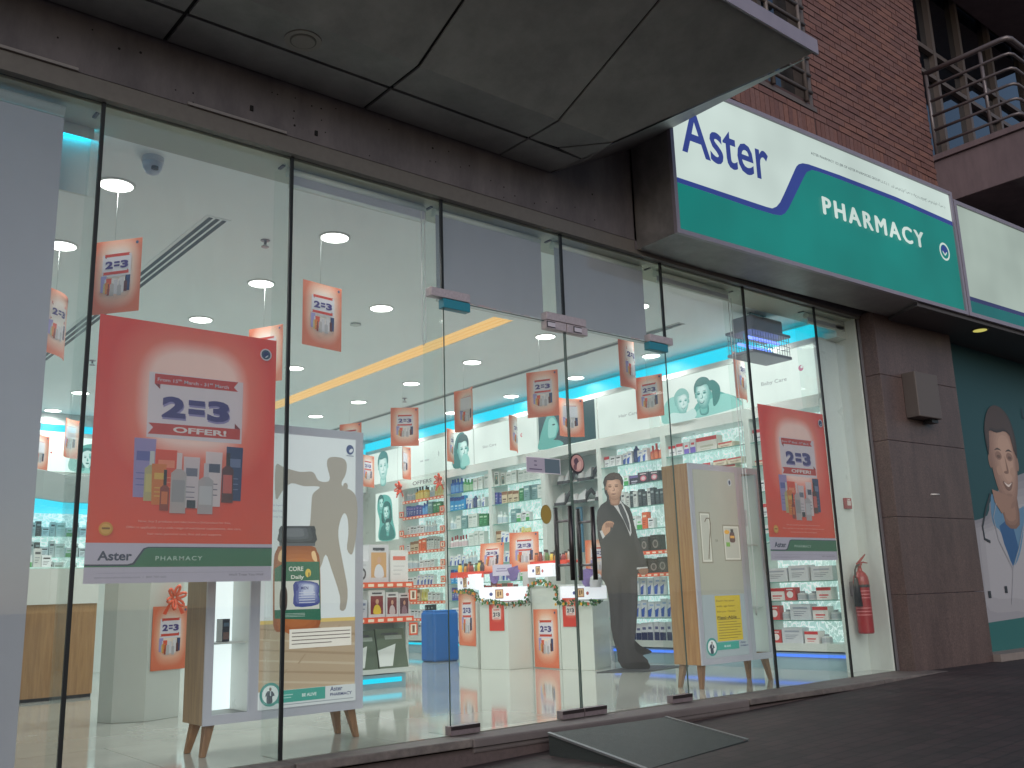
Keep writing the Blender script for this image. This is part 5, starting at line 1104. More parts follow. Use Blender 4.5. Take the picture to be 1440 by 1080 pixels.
V = {  # key: (object name, spoken description, mesh, width)
 'wr': ('carton', 'white red-topped carton', mk_box(.10, .09, .13, Wt, (206, 50, 54), (150, 150, 160), 'band'), .10),
 'wrw': ('carton', 'wide white red-edged carton', mk_box(.27, .10, .16, (224, 222, 214), (206, 60, 58), (190, 190, 170), 'band'), .27),
 'wp': ('carton', 'white and violet carton', mk_box(.075, .07, .15, Wt, (120, 96, 190), (206, 60, 70), 'half'), .075),
 'bg': ('carton', 'low beige carton', mk_box(.19, .12, .065, (214, 200, 178), (190, 60, 54), (150, 120, 100), 'band'), .19),
 'wb': ('carton', 'white carton with blue print', mk_box(.075, .06, .15, Wt, (60, 96, 176), (120, 140, 190), 'corner'), .075),
 'wk': ('carton', 'white carton with black print', mk_box(.085, .06, .13, Wt, (40, 40, 48), (110, 110, 120), 'text'), .085),
 'nv': ('canister', 'tall navy canister', mk_bottle(.035, .19, (44, 56, 104), (44, 56, 104), (70, 84, 130), .1), .07),
 'or': ('spray_bottle', 'orange red spray bottle', mk_bottle(.032, .19, (222, 78, 44), (214, 60, 40), (236, 130, 90), .35), .064),
 'pk': ('carton', 'dark carton with pink disc', mk_box(.15, .09, .12, (58, 50, 60), (214, 110, 130), (226, 200, 206), 'round'), .15),
 'vk': ('carton', 'dark violet carton', mk_box(.14, .09, .11, (54, 48, 66), (120, 104, 160), (206, 200, 216), 'band'), .14),
 'dk': ('carton', 'black carton with pale disc', mk_box(.14, .10, .17, (42, 42, 40), (128, 122, 116), (70, 66, 62), 'round'), .14),
 'gs': ('carton', 'tall grey striped carton', mk_box(.06, .06, .19, (204, 206, 204), (70, 72, 80), (130, 134, 140), 'text'), .06),
 'bs': ('carton', 'tall dark slate carton', mk_box(.055, .06, .19, (54, 62, 68), (150, 160, 160), (96, 104, 110), 'text'), .055),
 'gn': ('carton', 'small white and green carton', mk_box(.075, .06, .12, Wt, (70, 170, 90), (120, 190, 130), 'half'), .075),
 'og': ('carton', 'bright orange carton', mk_box(.085, .06, .19, (226, 96, 40), (240, 210, 180), (150, 50, 30), 'text'), .085),
 'gw': ('carton', 'wide white green-swoosh carton', mk_box(.19, .08, .17, Wt, (120, 186, 180), (60, 130, 120), 'corner'), .19),
 'bl': ('pouch', 'pale pouch with blue tab', mk_box(.085, .03, .19, (206, 214, 220), (52, 92, 180), (150, 176, 210), 'corner'), .085),
 'nb': ('carton', 'navy and white carton', mk_box(.08, .06, .19, (216, 218, 224), (40, 48, 92), (90, 96, 140), 'half'), .08),
 'yb': ('bottle', 'yellow bottle with black cap', mk_bottle(.034, .20, (226, 184, 54), (36, 36, 36), (240, 214, 120), .25), .068),
 'wbt': ('bottle', 'white bottle', mk_bottle(.032, .17, (228, 230, 228), (206, 210, 210), (190, 206, 216), .25), .064),
 'yt': ('tube', 'pale yellow tube', mk_tube(.06, .18, (226, 218, 150), (200, 190, 90), (206, 190, 70)), .06),
 'blb': ('bottle', 'blue bottle', mk_bottle(.033, .21, (40, 108, 196), (36, 70, 150), (110, 170, 226), .22), .066),
 'grb': ('bottle', 'green bottle', mk_bottle(.033, .20, (90, 186, 110), (60, 150, 90), (190, 226, 190), .22), .066),
 'bp': ('pack', 'sky blue refill pack', mk_box(.085, .06, .20, (40, 150, 212), (32, 56, 140), (190, 226, 240), 'band'), .085),
 'bv': ('carton', 'blue violet carton', mk_box(.06, .05, .17, (70, 80, 156), (150, 120, 190), (206, 210, 230), 'text'), .06),
 'gc': ('carton', 'dark green carton', mk_box(.10, .08, .18, (24, 120, 64), (190, 220, 190), (110, 190, 130), 'text'), .10),
 'br': ('carton', 'brown and beige carton', mk_box(.11, .08, .17, (206, 186, 156), (140, 92, 60), (110, 80, 60), 'band'), .11),
 'tl': ('carton', 'grey teal carton', mk_box(.12, .08, .19, (120, 158, 160), (200, 220, 220), (70, 110, 116), 'text'), .12),
 'ww': ('carton', 'tall plain white carton', mk_box(.11, .08, .19, (220, 226, 222), (150, 170, 160), (190, 200, 196), 'text'), .11),
 'gp': ('carton', 'white carton, grey panel', mk_box(.10, .08, .19, (224, 226, 220), (120, 140, 126), (80, 96, 86), 'photo'), .10),
 'rw': ('roll_bandage', 'white and red striped pack', mk_box(.16, .10, .12, (222, 216, 214), (196, 48, 52), (206, 80, 80), 'band'), .16),
 'rd': ('carton', 'red and white carton', mk_box(.12, .08, .13, (196, 70, 70), (230, 224, 224), (230, 220, 220), 'round'), .12),
 'gy': ('pouch', 'grey white soft pouch', mk_bottle(.05, .09, (196, 198, 200), (150, 154, 160), (170, 176, 182), .2), .10),
 'wd': ('carton', 'low wide white carton', mk_box(.23, .12, .14, (196, 200, 206), (150, 156, 170), (120, 126, 140), 'text'), .23),
 'pkb': ('bottle', 'white red-capped bottle', mk_bottle(.028, .17, (226, 226, 226), (150, 50, 64), (214, 190, 196), .35), .056),
}
VM = {}
for k_, (nm, ds, q, w) in V.items():
    me = bpy.data.meshes.new(nm); me.from_pydata(q.v, [], q.f)
    for m in q.mats: me.materials.append(m)
    me.polygons.foreach_set('material_index', q.k); me.polygons.foreach_set('use_smooth', q.smooth); VM[k_] = me
ORD = ['top', 'second', 'third', 'fourth', 'fifth', 'sixth', 'seventh', 'lowest']
rng = random.Random(5)
def place_row(seq, where, origin, length, z, rz, back=.05, gap=.006):
    """seq: 'wr*3 _.1 dk*2'; laid from left to right as the viewer sees it; origin is the left front corner"""
    u = 0
    items = []
    for tok in seq.split():
        k, _, n = tok.partition('*'); n = int(n) if n else 1
        if k[0] == '_': u += float(k[1:]); continue
        for _i in range(n):
            if u+V[k][3] > length: break
            items.append((k, u+V[k][3]/2)); u += V[k][3]+gap+rng.uniform(0, .006)
    for k, uu in items:
        nm, ds, q, w = V[k]; bk = back+rng.uniform(-.015, .015)
        x = origin[0]+uu*cos(rz)-bk*sin(rz); y = origin[1]+uu*sin(rz)+bk*cos(rz)
        o_ = mesh_copy(VM[k], nm, (x, y, z+.0005), rz+rng.uniform(-.12, .12), label='%s on the %s' % (ds, where), cat=nm.replace('_', ' '), group='%s goods on the %s' % (ds, where)); o_.scale = (rng.uniform(.93, 1.04), 1, rng.uniform(.88, 1.06))
def fill(bay, seqs):
    y1 = DIV[bay+1]; L = DIV[bay+1]-DIV[bay]-.08
    for k, s_ in enumerate(seqs):
        if s_: place_row(s_, '%s shelf of the %s' % (ORD[k] if k < 8 else 'base', bayn[bay]), (XF, y1-.04, 0), L, (SHA if bay == 0 else SH)[k] if k < 8 else .24, SW)
fill(0, ['wr*3 _.05 wb*3 wr*2', 'bg*3', 'wk*6', 'wr*6', 'gw*3', '_.02 wd*3', '_.03 rw rd gy*2 rw gy rd', 'rd gy wd rw gy*2', ''])
fill(0, ['', '', '', '', '', '', '', '', 'rd wd rw gy wd'])
fill(1, ['wr*2 wp*2 wrw _.01 bg*2', 'wr*5 _.12 bg*2', 'wr*4 wb*4', 'wk*5 wb*3', 'gs*6', 'bs*6', 'bl*6', 'nb*6', 'bl*7'])
fill(2, ['wr wk*2 wb*2 nv wb*2 or*4', '_.3 gn vk pk*3', '_.1 gn bs gs*2 bs gs bs*2 gs bs*3', '_.1 yb wb gw gn og wk', '_.05 dk*6', 'dk*6', 'bl*10', 'bl*10', 'nb*10'])
fill(4, ['gp*2 _.02 ww*6', 'bv*2 br*3 gc tl*2 ww', 'wbt*3 _.1 tl gn wk gn', 'br wb*2 wbt*3 yt*3', 'wb*4 gn*2 wk*3', 'bl*5 gn*3', 'wk*6', 'nb*7', 'bl*6'])
fill(5, ['blb*4 grb*3 _.03 ww*4', 'bp*4 wb*2 nv wbt*2 wb', 'wbt*2 ww _.02 tl ww*2 gc*3', 'pkb*6 _.05 ww*3', 'wb*4 wbt*3', 'bp*2 wb*6', 'bv*7', 'wb*6', 'nb*6'])
fill(6, ['wbt*3 yb*5 wbt*2 yt*4', 'bv*6 blb*2 tl gc*2 pkb*2 rd', 'wk*5 wbt*4', 'wk br*2 og*2 gs*5', 'wbt*5 wk*4', 'wk*3 wb*5', 'br*3 yt*3 wk*3', 'wk*5 bs*3', 'gs*6'])
fill(4, ['', '', '', '', '', '', '', ''])
# stacked second layers that show
place_row('bg*2', 'pile on second shelf of the %s' % bayn[1], (XF, 1.13+.50, 0), .45, 1.95+.066, SW)
# peg goods in the grey bay
for r_, (z, n) in enumerate(((2.10, 7), (1.84, 6))):
    for k in range(n):
        y = 4.12-k*.128; q = MB(); dkc = pr(52, 48, 54); wc = pr(206, 206, 208)
        v_ = (k+r_) % 3
        if v_ == 0: q.lathe([(0, 0, dkc), (.05, 0, dkc), (.045, .03, wc), (.03, .08, wc), (0, .09, wc)], (0, .05, 0), wc, n=10)
        elif v_ == 1: q.hexa([(-.05, 0, 0), (.05, 0, 0), (.04, .09, .0), (-.04, .09, 0)], [(-.03, .02, .07), (.05, .02, .11), (.04, .07, .11), (-.03, .07, .06)], wc); q.box(-.052, .052, -.002, .03, 0, .025, dkc)
        else: q.tube([(-.045, .04, .01), (-.02, .04, .07), (.02, .04, .10), (.05, .04, .06)], [.012, .02, .022, .014], dkc, n=8); q.tube([(-.05, .05, .012), (.05, .05, .012)], .012, wc, n=8)
        q.v = [(x*1.45, yy_*1.2, z_*1.45) for x, yy_, z_ in q.v]
        q.build('wrist_monitor', loc=(8.03, y, z+.0005), rz=SW+rng.uniform(-.4, .4), label='small black and white device on the %s shelf of the grey bay' % ('upper' if r_ == 0 else 'lower'), cat='device', group='small devices on the %s shelf of the grey bay' % ('upper' if r_ == 0 else 'lower'))
MB().box(0, .10, 0, .02, 0, .55, mat('petrol_blue_strip', (70, 120, 150), .5)).build('header_strip', loc=(8.10, 3.90, 1.25), rz=SW, label='petrol blue vertical strip on the back of the grey bay', cat='strip')
# goods of the dispensary at the back left
for z in (1.15, 1.4, 1.65):
    MB().box(1.6, 4.8, 7.95, 8.2, z-.012, z, SHELFG).build('dispensary_shelf', label='%s glass dispensary shelf at the back left' % {1.15: 'lowest', 1.4: 'middle', 1.65: 'top'}[z], cat='shelf')
    place_row('gs wk ww gs bs wk gs ww gn gs wk ww', 'back left dispensary shelf, %s' % {1.15: 'lowest row', 1.4: 'middle row', 1.65: 'top row'}[z], (2.6, 7.98, 0), 1.2, z, 0)

# header, bows and loops on the offers bay
b = MB(); b.rect(0, 0, 1.12, .13, pr(214, 224, 216), layer=0); b.text('OFFERS', .56, .035, .06, pr(110, 100, 104), bold=.02, width=.50); b.v = [(x, y-.004, z) for x, y, z in b.v]
q = MB(); q.box(0, 1.12, -.003, .004, 0, .13, pr(214, 224, 216)); o = q.build('header_board', loc=(XF-.008, 7.50, 2.38), rz=SW, label='white header board lettered above the orange offers bay', cat='header board'); b.build('header_lettering', o)
BOW = mat('orange_ribbon', (232, 84, 44), .35)
def bow(loc, s, rz, lb):
    t = thing('ribbon_bow', loc, lb, 'bow', rz=rz)
    for k in range(6):
        a_ = k*pi/3+.3; q = MB(); n_ = 8
        pts = [(s*(.15+.85*sin(pi*j/n_))*cos(a_+(j/n_-.5)*.9), -.03*s-.35*s*sin(pi*j/n_), s*(.15+.85*sin(pi*j/n_))*sin(a_+(j/n_-.5)*.9)) for j in range(n_+1)]
        q.tube(pts, s*.12, BOW, n=5); q.build('loop', t)
    for sgn in (-1, 1):
        q = MB(); q.add([(0, -.02*s, 0), (sgn*.35*s, -.03*s, -.2*s), (sgn*1.1*s, -.04*s, -1.3*s), (sgn*.75*s, -.04*s, -1.4*s)], [(0, 1, 2, 3)], BOW); q.add([(0, -.015*s, 0), (sgn*.35*s, -.025*s, -.2*s), (sgn*1.1*s, -.035*s, -1.3*s), (sgn*.75*s, -.035*s, -1.4*s)], [(3, 2, 1, 0)], BOW); q.build('tail', t)
bow((XF-.06, 6.42, 2.40), .10, SW, 'orange ribbon bow at the right top corner of the offers bay')
bow((XF-.06, 7.46, 2.40), .10, SW, 'orange ribbon bow at the left top corner of the offers bay')
for sd, y in (('left', 7.47), ('right', 6.42)):
    for k, z in enumerate((2.0, 1.72, 1.5, 1.25, 1.02)):
        q = MB(); q.box(-.045, .045, 0, .003, -.045, .045, RAIL); q.rect(-.03, -.03, .03, .03, pr(232, 206, 186)); q.rect(-.012, -.02, .012, .022, pr(120, 72, 60))
        q.build('price_tag', loc=(XF-.03, y, z), rz=SW+.2, label='small orange price tag at the %s edge of the offers bay, %s down' % (sd, ('first', 'second', 'third', 'fourth', 'fifth')[k]), cat='price tag')

# ================================================================== CARDBOARD MAN
SX, SY = 7.19, 2.22; ph = atan2(SX, SY+4.64)
t = thing('cardboard_standee', (SX, SY, 0), 'life-size cardboard cutout of a man in a dark suit pointing forward', 'standee', rz=-ph)
def zs(pts): return [((x-190-.06*(y-540))*.00222, (1018-y)*.00208) for x, y in pts]
OUT = [(125, 62), (150, 68), (166, 92), (169, 130), (160, 170), (156, 205), (172, 220), (198, 240), (212, 275), (222, 330), (240, 400), (258, 450), (272, 500), (284, 545), (284, 566), (262, 574), (246, 566), (240, 545),
       (236, 600), (239, 680), (236, 760), (232, 830), (226, 880), (250, 905), (276, 922), (298, 930), (299, 942), (276, 948), (262, 952), (286, 975), (290, 1010), (288, 1018), (210, 1018), (186, 1012), (168, 1000), (150, 975), (146, 930), (130, 880), (118, 820), (114, 760), (108, 690), (96, 625), (84, 598), (72, 585), (72, 500), (66, 430), (54, 380), (46, 300), (50, 250), (66, 222), (92, 204), (94, 186), (82, 160), (80, 132), (74, 110), (82, 84), (100, 68)]
o_ = zs(OUT)
q = MB(); n_ = len(o_); q.add([(u, 0, v) for u, v in o_]+[(u, .006, v) for u, v in o_], [tuple(range(n_))[::-1], tuple(range(n_, 2*n_))]+[(i, n_+i, n_+(i+1) % n_, (i+1) % n_) for i in range(n_)], mat('cardboard', (60, 56, 56), .7)); q.build('card_body', t)
SU = pr(48, 45, 47); SU2 = pr(38, 35, 38); SU3 = pr(60, 56, 59); SK = pr(186, 142, 116); SK2 = pr(150, 108, 88); HR = pr(44, 32, 28); SHT = pr(196, 196, 198); TI = pr(58, 58, 64)
b = MB()
b.art(zs(OUT), SU)
b.blob(zs([(150, 600), (152, 760), (146, 900), (160, 990), (182, 1010), (192, 980), (176, 900), (170, 760), (166, 610)]), SU2, sub=3)
b.blob(zs([(206, 590), (214, 700), (208, 860), (214, 900), (226, 880), (232, 760), (234, 640), (228, 590)]), SU3, sub=3)
b.blob(zs([(170, 1000), (214, 985), (284, 985), (290, 1015), (212, 1017)]), pr(22, 21, 23), sub=3); b.blob(zs([(226, 885), (250, 906), (297, 930), (298, 942), (262, 948), (232, 930)]), pr(22, 21, 23), sub=3)
b.art(zs([(92, 204), (110, 212), (150, 256), (186, 318), (204, 380), (200, 400), (168, 340), (128, 290), (96, 250)]), SU2); b.art(zs([(160, 206), (174, 222), (200, 262), (212, 330), (214, 372), (206, 350), (192, 290), (168, 232)]), SU2)
b.art(zs([(108, 204), (158, 206), (174, 232), (194, 280), (206, 330), (209, 366), (203, 384), (192, 350), (172, 302), (140, 248)]), SHT)
b.art(zs([(144, 224), (160, 218), (182, 266), (198, 320), (204, 366), (194, 350), (176, 308), (156, 262)]), TI)
b.blob(zs([(76, 330), (120, 300), (130, 322), (112, 366), (84, 384), (64, 372)]), SU3, sub=3)
soft(b, zs([(120, 400), (190, 420), (206, 520), (200, 590), (140, 596), (100, 590), (100, 500)]), (48, 45, 47), (60, 57, 60), pr, 5, (0, 0), .17)
b.blob(zs([(222, 330), (240, 400), (262, 460), (272, 510), (252, 520), (238, 470), (222, 400)]), SU3, sub=3); b.art(zs([(234, 545), (284, 540), (283, 534), (234, 536)]), SHT)
b.blob(zs([(242, 545), (284, 542), (285, 562), (276, 571), (262, 573), (250, 568)]), SK2, sub=3)
b.blob(zs([(70, 352), (76, 322), (92, 306), (110, 304), (126, 312), (126, 322), (112, 328), (110, 352), (96, 368), (80, 378)]), SK, sub=3)
for k in range(4): b.blob(zs([(88+k*9, 316), (94+k*9, 312), (98+k*9, 322), (94+k*9, 336), (88+k*9, 334)]), SK2, sub=3)
b.art(zs([(62, 352), (72, 348), (86, 380), (76, 390)]), SHT)
b.art(zs([(104, 170), (150, 170), (156, 206), (140, 222), (118, 212), (104, 196)]), SK2)
hp = zs([(127, 141)])[0]; portrait(b, hp[0], hp[1], .137, pr, (110, 74, 60), (168, 126, 102), (206, 164, 140), (46, 34, 30), -.6, 0, slim=1.02)
b.v = [(x_, y-.0005, z) for x_, y, z in b.v]; b.build('printed_man', t)
q = MB(); q.prism([(-.10, .008), (.14, .008), (.02, .30)], .0, .012, mat('standee_base', (70, 70, 74), .6)); q.prism([(.018, .01), (.026, .01), (.026, .28), (.018, .28)], .012, [.9, .9, .05, .05], mat('strut', (120, 112, 100), .7)); q.build('stand', t, kind='stuff')
q = MB(); q.prism([(6.76, 2.30), (7.02, 1.92), (7.80, 2.02), (7.62, 2.56)], .0005, .006, mat('dark_floor_mat', (62, 64, 66), .6, noise=.1, nscale=60)); q.build('floor_mat', label='dark grey mat lying under the cardboard man', cat='mat')

# ================================================================== PROMOTION PLINTHS
PLM = mat('plinth_laminate', (206, 211, 204), .35, noise=.02, nscale=3)
ACR = lamp('lit_acrylic', (244, 246, 255), .55, (220, 222, 226))
plinths = [([(6.60, 4.34), (6.49, 3.86), (7.0, 3.78), (7.2, 4.30)], .80, 'left white plinth of the promotion island'),
           ([(6.488, 3.80), (6.58, 3.43), (6.89, 3.415), (7.1, 3.45), (7.2, 3.76), (7.0, 3.77)], .70, 'hexagonal white plinth second from the left of the promotion island'),
           ([(6.90, 3.40), (6.865, 2.925), (7.3, 2.93), (7.3, 3.44)], .86, 'tall white plinth with a placard, in the middle of the promotion island'),
           ([(6.87, 2.915), (6.955, 2.52), (7.47, 2.80), (7.40, 2.92)], .68, 'rightmost white plinth of the promotion island beside the cardboard man'),
           ([(2.16, 2.56), (2.20, 2.385), (2.39, 2.285), (2.66, 2.37), (2.75, 2.62), (2.42, 2.80)], 1.05, 'white hexagonal plinth with a placard behind the left lightbox')]
for pts, h, lb in plinths:
    t = thing('plinth', (pts[0][0], pts[0][1], 0), lb, 'plinth'); loc_ = [(x-pts[0][0], y-pts[0][1]) for x, y in pts]
    MB().prism(loc_, 0, h-.02, PLM).build('plinth_body', t, bevel=.003)
    cx = sum(p[0] for p in loc_)/len(loc_); cy = sum(p[1] for p in loc_)/len(loc_)
    MB().prism([(cx+(x-cx)*1.02, cy+(y-cy)*1.02) for x, y in loc_], h-.02, h, WHITEG).build('plinth_top', t, bevel=.002)
def facing(pA, pB):
    """rotation of a sheet whose left end (as seen) is pA and right end pB"""
    return atan2(pB[1]-pA[1], pB[0]-pA[0])
def placard(pA, pB, u, z0, w, h, lb, m=PLACARD_G, small=False, lean=0, off=.006, name='placard'):
    a_ = facing(pA, pB); L = sqrt((pB[0]-pA[0])**2+(pB[1]-pA[1])**2)
    x = pA[0]+cos(a_)*L*u+sin(a_)*off; y = pA[1]+sin(a_)*L*u-cos(a_)*off
    t = thing(name, (x, y, z0), lb, 'placard', rz=a_); t.rotation_euler = (-lean, 0, a_)
    poster_sheet('card_sheet', w, h, m, t)
    b = MB()
    if small:
        b.rect(-w*.28, h*.40, w*.28, h*.78, pr(226, 214, 210)); two3(b, 0, h*.50, h*.16, pr(60, 54, 70), w*.46); b.rect(-w*.2, h*.71, w*.2, h*.745, pr(206, 66, 46)); b.rect(-w*.2, h*.43, w*.2, h*.455, pr(206, 66, 46))
    else: design(b, w, h, pr, False, False)
    b.v = [(x_, y_-.0005, z_) for x_, y_, z_ in b.v]; b.build('printed_offer', t)
P1 = plinths[0][0]; P2 = plinths[1][0]; P3 = plinths[2][0]; P4 = plinths[3][0]; PL = plinths[4][0]
placard(P1[0], P1[1], .50, .235, .45, .58, 'orange offer placard hung low on the left plinth of the island')
placard(P2[0], P2[1], .62, .40, .20, .30, 'small red price placard on the hexagonal island plinth', SMALLCARD_G, True)
placard(P3[0], P3[1], .5, .01, .42, .60, 'orange offer placard standing on the floor against the middle plinth')
placard(P4[0], P4[1], .34, .43, .20, .29, 'small red price placard on the rightmost island plinth', SMALLCARD_G, True)
placard(PL[2], PL[3], .62, .33, .30, .44, 'orange offer placard on the plinth behind the left lightbox')
bow((PL[2][0]+.17, PL[2][1]-.0, .83), .085, facing(PL[2], PL[3]), 'orange ribbon bow on the plinth behind the left lightbox')
# lit price boxes around the plinth tops
def pricebox(pA, pB, u0, u1, z0, h, lb, n=2, d=.10):
    a_ = facing(pA, pB); L = sqrt((pB[0]-pA[0])**2+(pB[1]-pA[1])**2)
    t = thing('lit_price_box', (pA[0]+cos(a_)*L*u0+sin(a_)*.012, pA[1]+sin(a_)*L*u0-cos(a_)*.012, z0), lb, 'price box', rz=a_); w = L*(u1-u0)
    MB().box(0, w, 0, d, 0, h, ACR).build('lit_body', t, bevel=.003)
    b = MB(); c = w*.42; s_ = h*.30
    b.rect(c-s_, h*.5-s_*1.1, c+s_, h*.5+s_*1.1, pr(150, 84, 50)); b.rect(c-s_*.82, h*.5-s_*.9, c+s_*.82, h*.5+s_*.9, pr(236, 196, 150)); b.rect(c-s_*.5, h*.5-s_*.6, c-s_*.1, h*.5+s_*.6, pr(130, 90, 60)); b.rect(c+s_*.1, h*.5-s_*.3, c+s_*.5, h*.5+s_*.6, pr(130, 90, 60))
    b.ell(c-s_*2.0, h*.5, s_*.42, s_*.42, pr(70, 84, 150)); b.ell(c+s_*2.0, h*.45, s_*.42, s_*.42, pr(206, 110, 110))
    b.v = [(x, y-.001, z) for x, y, z in b.v]; b.build('price_print', t)
pricebox(P1[0], P1[1], .03, 1.04, .84, .17, 'lit white price box on the left island plinth')
pricebox(P2[0], P2[2], .0, .95, .71, .15, 'lit white price box across the hexagonal island plinth')
pricebox(P3[0], P3[1], -.08, .86, .95, .14, 'lit white price box on the middle island plinth')
pricebox(P4[0], P4[2], .03, .97, .70, .14, 'lit white price box on the rightmost island plinth')
# trays and goods on the plinths
RS = mat('red_satin', (214, 60, 40), .4); VS = mat('violet_tissue', (134, 116, 176), .6, trans=.3)
for pts, z, lb in (((6.60, 4.08), 1.01, 'tray draped with orange red satin on the left plinth'), ((7.02, 3.17), 1.09, 'tray draped with orange red satin on the middle plinth')):
    t = thing('draped_tray', (pts[0], pts[1], z), lb, 'tray', rz=SW+.15)
    q = MB(); q.box(-.25, .25, -.08, .16, 0, .03, RS); q.build('satin_top', t, bevel=.01)
    q = MB()
    for k in range(14): x = -.25+k*.037; q.add([(x, -.083, .03), (x+.037, -.083, .03), (x+.037+rng.uniform(-.01, .01), -.09, -.02-rng.uniform(0, .03)), (x, -.095, -.02-rng.uniform(0, .02))], [(0, 1, 2, 3)], RS)
    q.build('satin_fringe', t, kind='stuff')
small = [((206, 150, 60), 'amber'), ((150, 60, 60), 'dark red'), ((226, 206, 90), 'yellow'), ((110, 90, 100), 'mauve'), ((200, 190, 180), 'cream'), ((70, 60, 70), 'dark'), ((200, 110, 60), 'orange'), ((96, 130, 80), 'green')]
for (cx, cy, z, wh, n) in ((6.60, 4.08, 1.04, 'the left draped tray', 10), (7.02, 3.17, 1.12, 'the middle draped tray', 11)):
    for k in range(n):
        c, nm = small[(k*3+int(cx*10)) % 8]; q = MB(); r = rng.uniform(.022, .032); h = rng.uniform(.07, .13)
        C1 = pr(*c); q.lathe([(0, 0), (r, 0), (r*1.05, h*.5), (r*.7, h*.8)], (0, 0, 0), C1, n=10); q.lathe([(r*.72, h*.8), (r*.75, h), (0, h)], (0, 0, 0), pr(70, 56, 60), n=10)
        a_ = SW+.15; u = -.22+k*.044; v_ = rng.uniform(-.02, .09)
        q.build('small_jar', loc=(cx+u*cos(a_)-v_*sin(a_), cy+u*sin(a_)+v_*cos(a_), z), label='small %s jar in the row on %s' % (nm, wh), cat='jar', group='small %s jars on %s' % (nm, wh))
for k in range(14):
    c, nm = [((190, 50, 48), 'red'), ((110, 50, 64), 'maroon'), ((206, 90, 60), 'orange red'), ((90, 96, 70), 'olive')][k % 4]; q = MB()
    w_, h_ = rng.uniform(.05, .07), rng.uniform(.07, .12); q.box(-w_/2, w_/2, 0, .05, 0, h_, pr(*c)); q.rect(-w_*.3, h_*.4, w_*.3, h_*.6, pr(222, 190, 160)); q.rect(-w_*.4, h_*.75, w_*.4, h_*.85, pr(60, 40, 44))
    u = .02+(k % 7)*.062; a_ = facing(P2[0], P2[2]); v_ = .13+.07*(k//7)
    q.build('gift_pack', loc=(P2[0][0]+cos(a_)*u-sin(a_)*v_, P2[0][1]+sin(a_)*u+cos(a_)*v_, .70+.105*(k//7)+.0), rz=a_+rng.uniform(-.2, .2), label='small %s gift pack heaped on the hexagonal island plinth' % nm, cat='gift pack', group='%s gift packs on the hexagonal plinth' % nm)
q = MB(); q.box(-.22, .22, .10, .28, .0, .104, pr(150, 50, 60)); a_ = facing(P2[0], P2[2]); q.build('gift_crate', loc=(P2[0][0]+cos(a_)*.23, P2[0][1]+sin(a_)*.23, .70), rz=a_, label='maroon crate under the gift packs on the hexagonal plinth', cat='crate')
def tissue(loc, s, lb, rz=SW):
    q = MB(); r_ = random.Random(int(loc[0]*97+loc[1]*13)); n_ = 9; vs = []; fs = []
    for i in range(n_+1):
        for j in range(5):
            a_ = 2*pi*i/n_; rr = s*(.25+.75*(j/4)**.7)*(.8+.35*r_.random()); vs.append((rr*cos(a_)*.9, rr*sin(a_)*.45, s*1.1*(j/4)*(.6+.6*r_.random())))
    for i in range(n_):
        for j in range(4): fs.append((i*5+j, (i+1)*5+j, (i+1)*5+j+1, i*5+j+1))
    q.add(vs, fs, VS); q.build('tissue_wrap', loc=loc, rz=rz, label=lb, cat='gift wrap')
tissue((6.74, 3.52, .92), .13, 'crumpled violet gift wrap on the gift packs of the hexagonal plinth'); tissue((7.10, 2.72, .83), .15, 'crumpled violet gift wrap on the rightmost island plinth')
tissue((6.66, 3.74, .90), .10, 'smaller crumpled violet gift wrap at the left of the gift packs')
q = MB(); q.box(-.11, .11, 0, .004, 0, .12, pr(206, 200, 222)); q.rect(-.06, .07, .04, .082, pr(150, 140, 180)); q.rect(-.07, .045, .06, .057, pr(150, 140, 180)); q.build('gift_card', loc=(6.66, 3.60, .98), rz=SW+.6, label='pale violet gift card standing above the gift packs', cat='gift card')
placard((6.72, 4.20), (6.86, 3.72), .5, 1.02, .33, .34, 'orange offer placard leaning on the goods of the left plinth', lean=.12)
placard((6.90, 3.82), (7.10, 3.42), .5, 1.02, .36, .44, 'tall orange offer placard standing behind the violet gift wrap', lean=.05)
placard((7.20, 2.84), (7.32, 2.58), .5, .90, .28, .42, 'orange offer placard behind the right door handles on the island', lean=.03)
MB().box(6.95, 7.05, 3.50, 3.60, .70, 1.02, WHITEG).build('card_holder', label='white riser under the tall placard of the island', cat='riser')
q = MB(); r_ = random.Random(4)
q.lathe([(0, 0), (.06, 0), (.075, .1), (.05, .14)], (0, 0, 0), pr(196, 196, 204), n=12); q.build('gift_vase', loc=(7.14, 2.64, .82), label='small silver white pot beside the violet wrap on the right plinth', cat='pot')
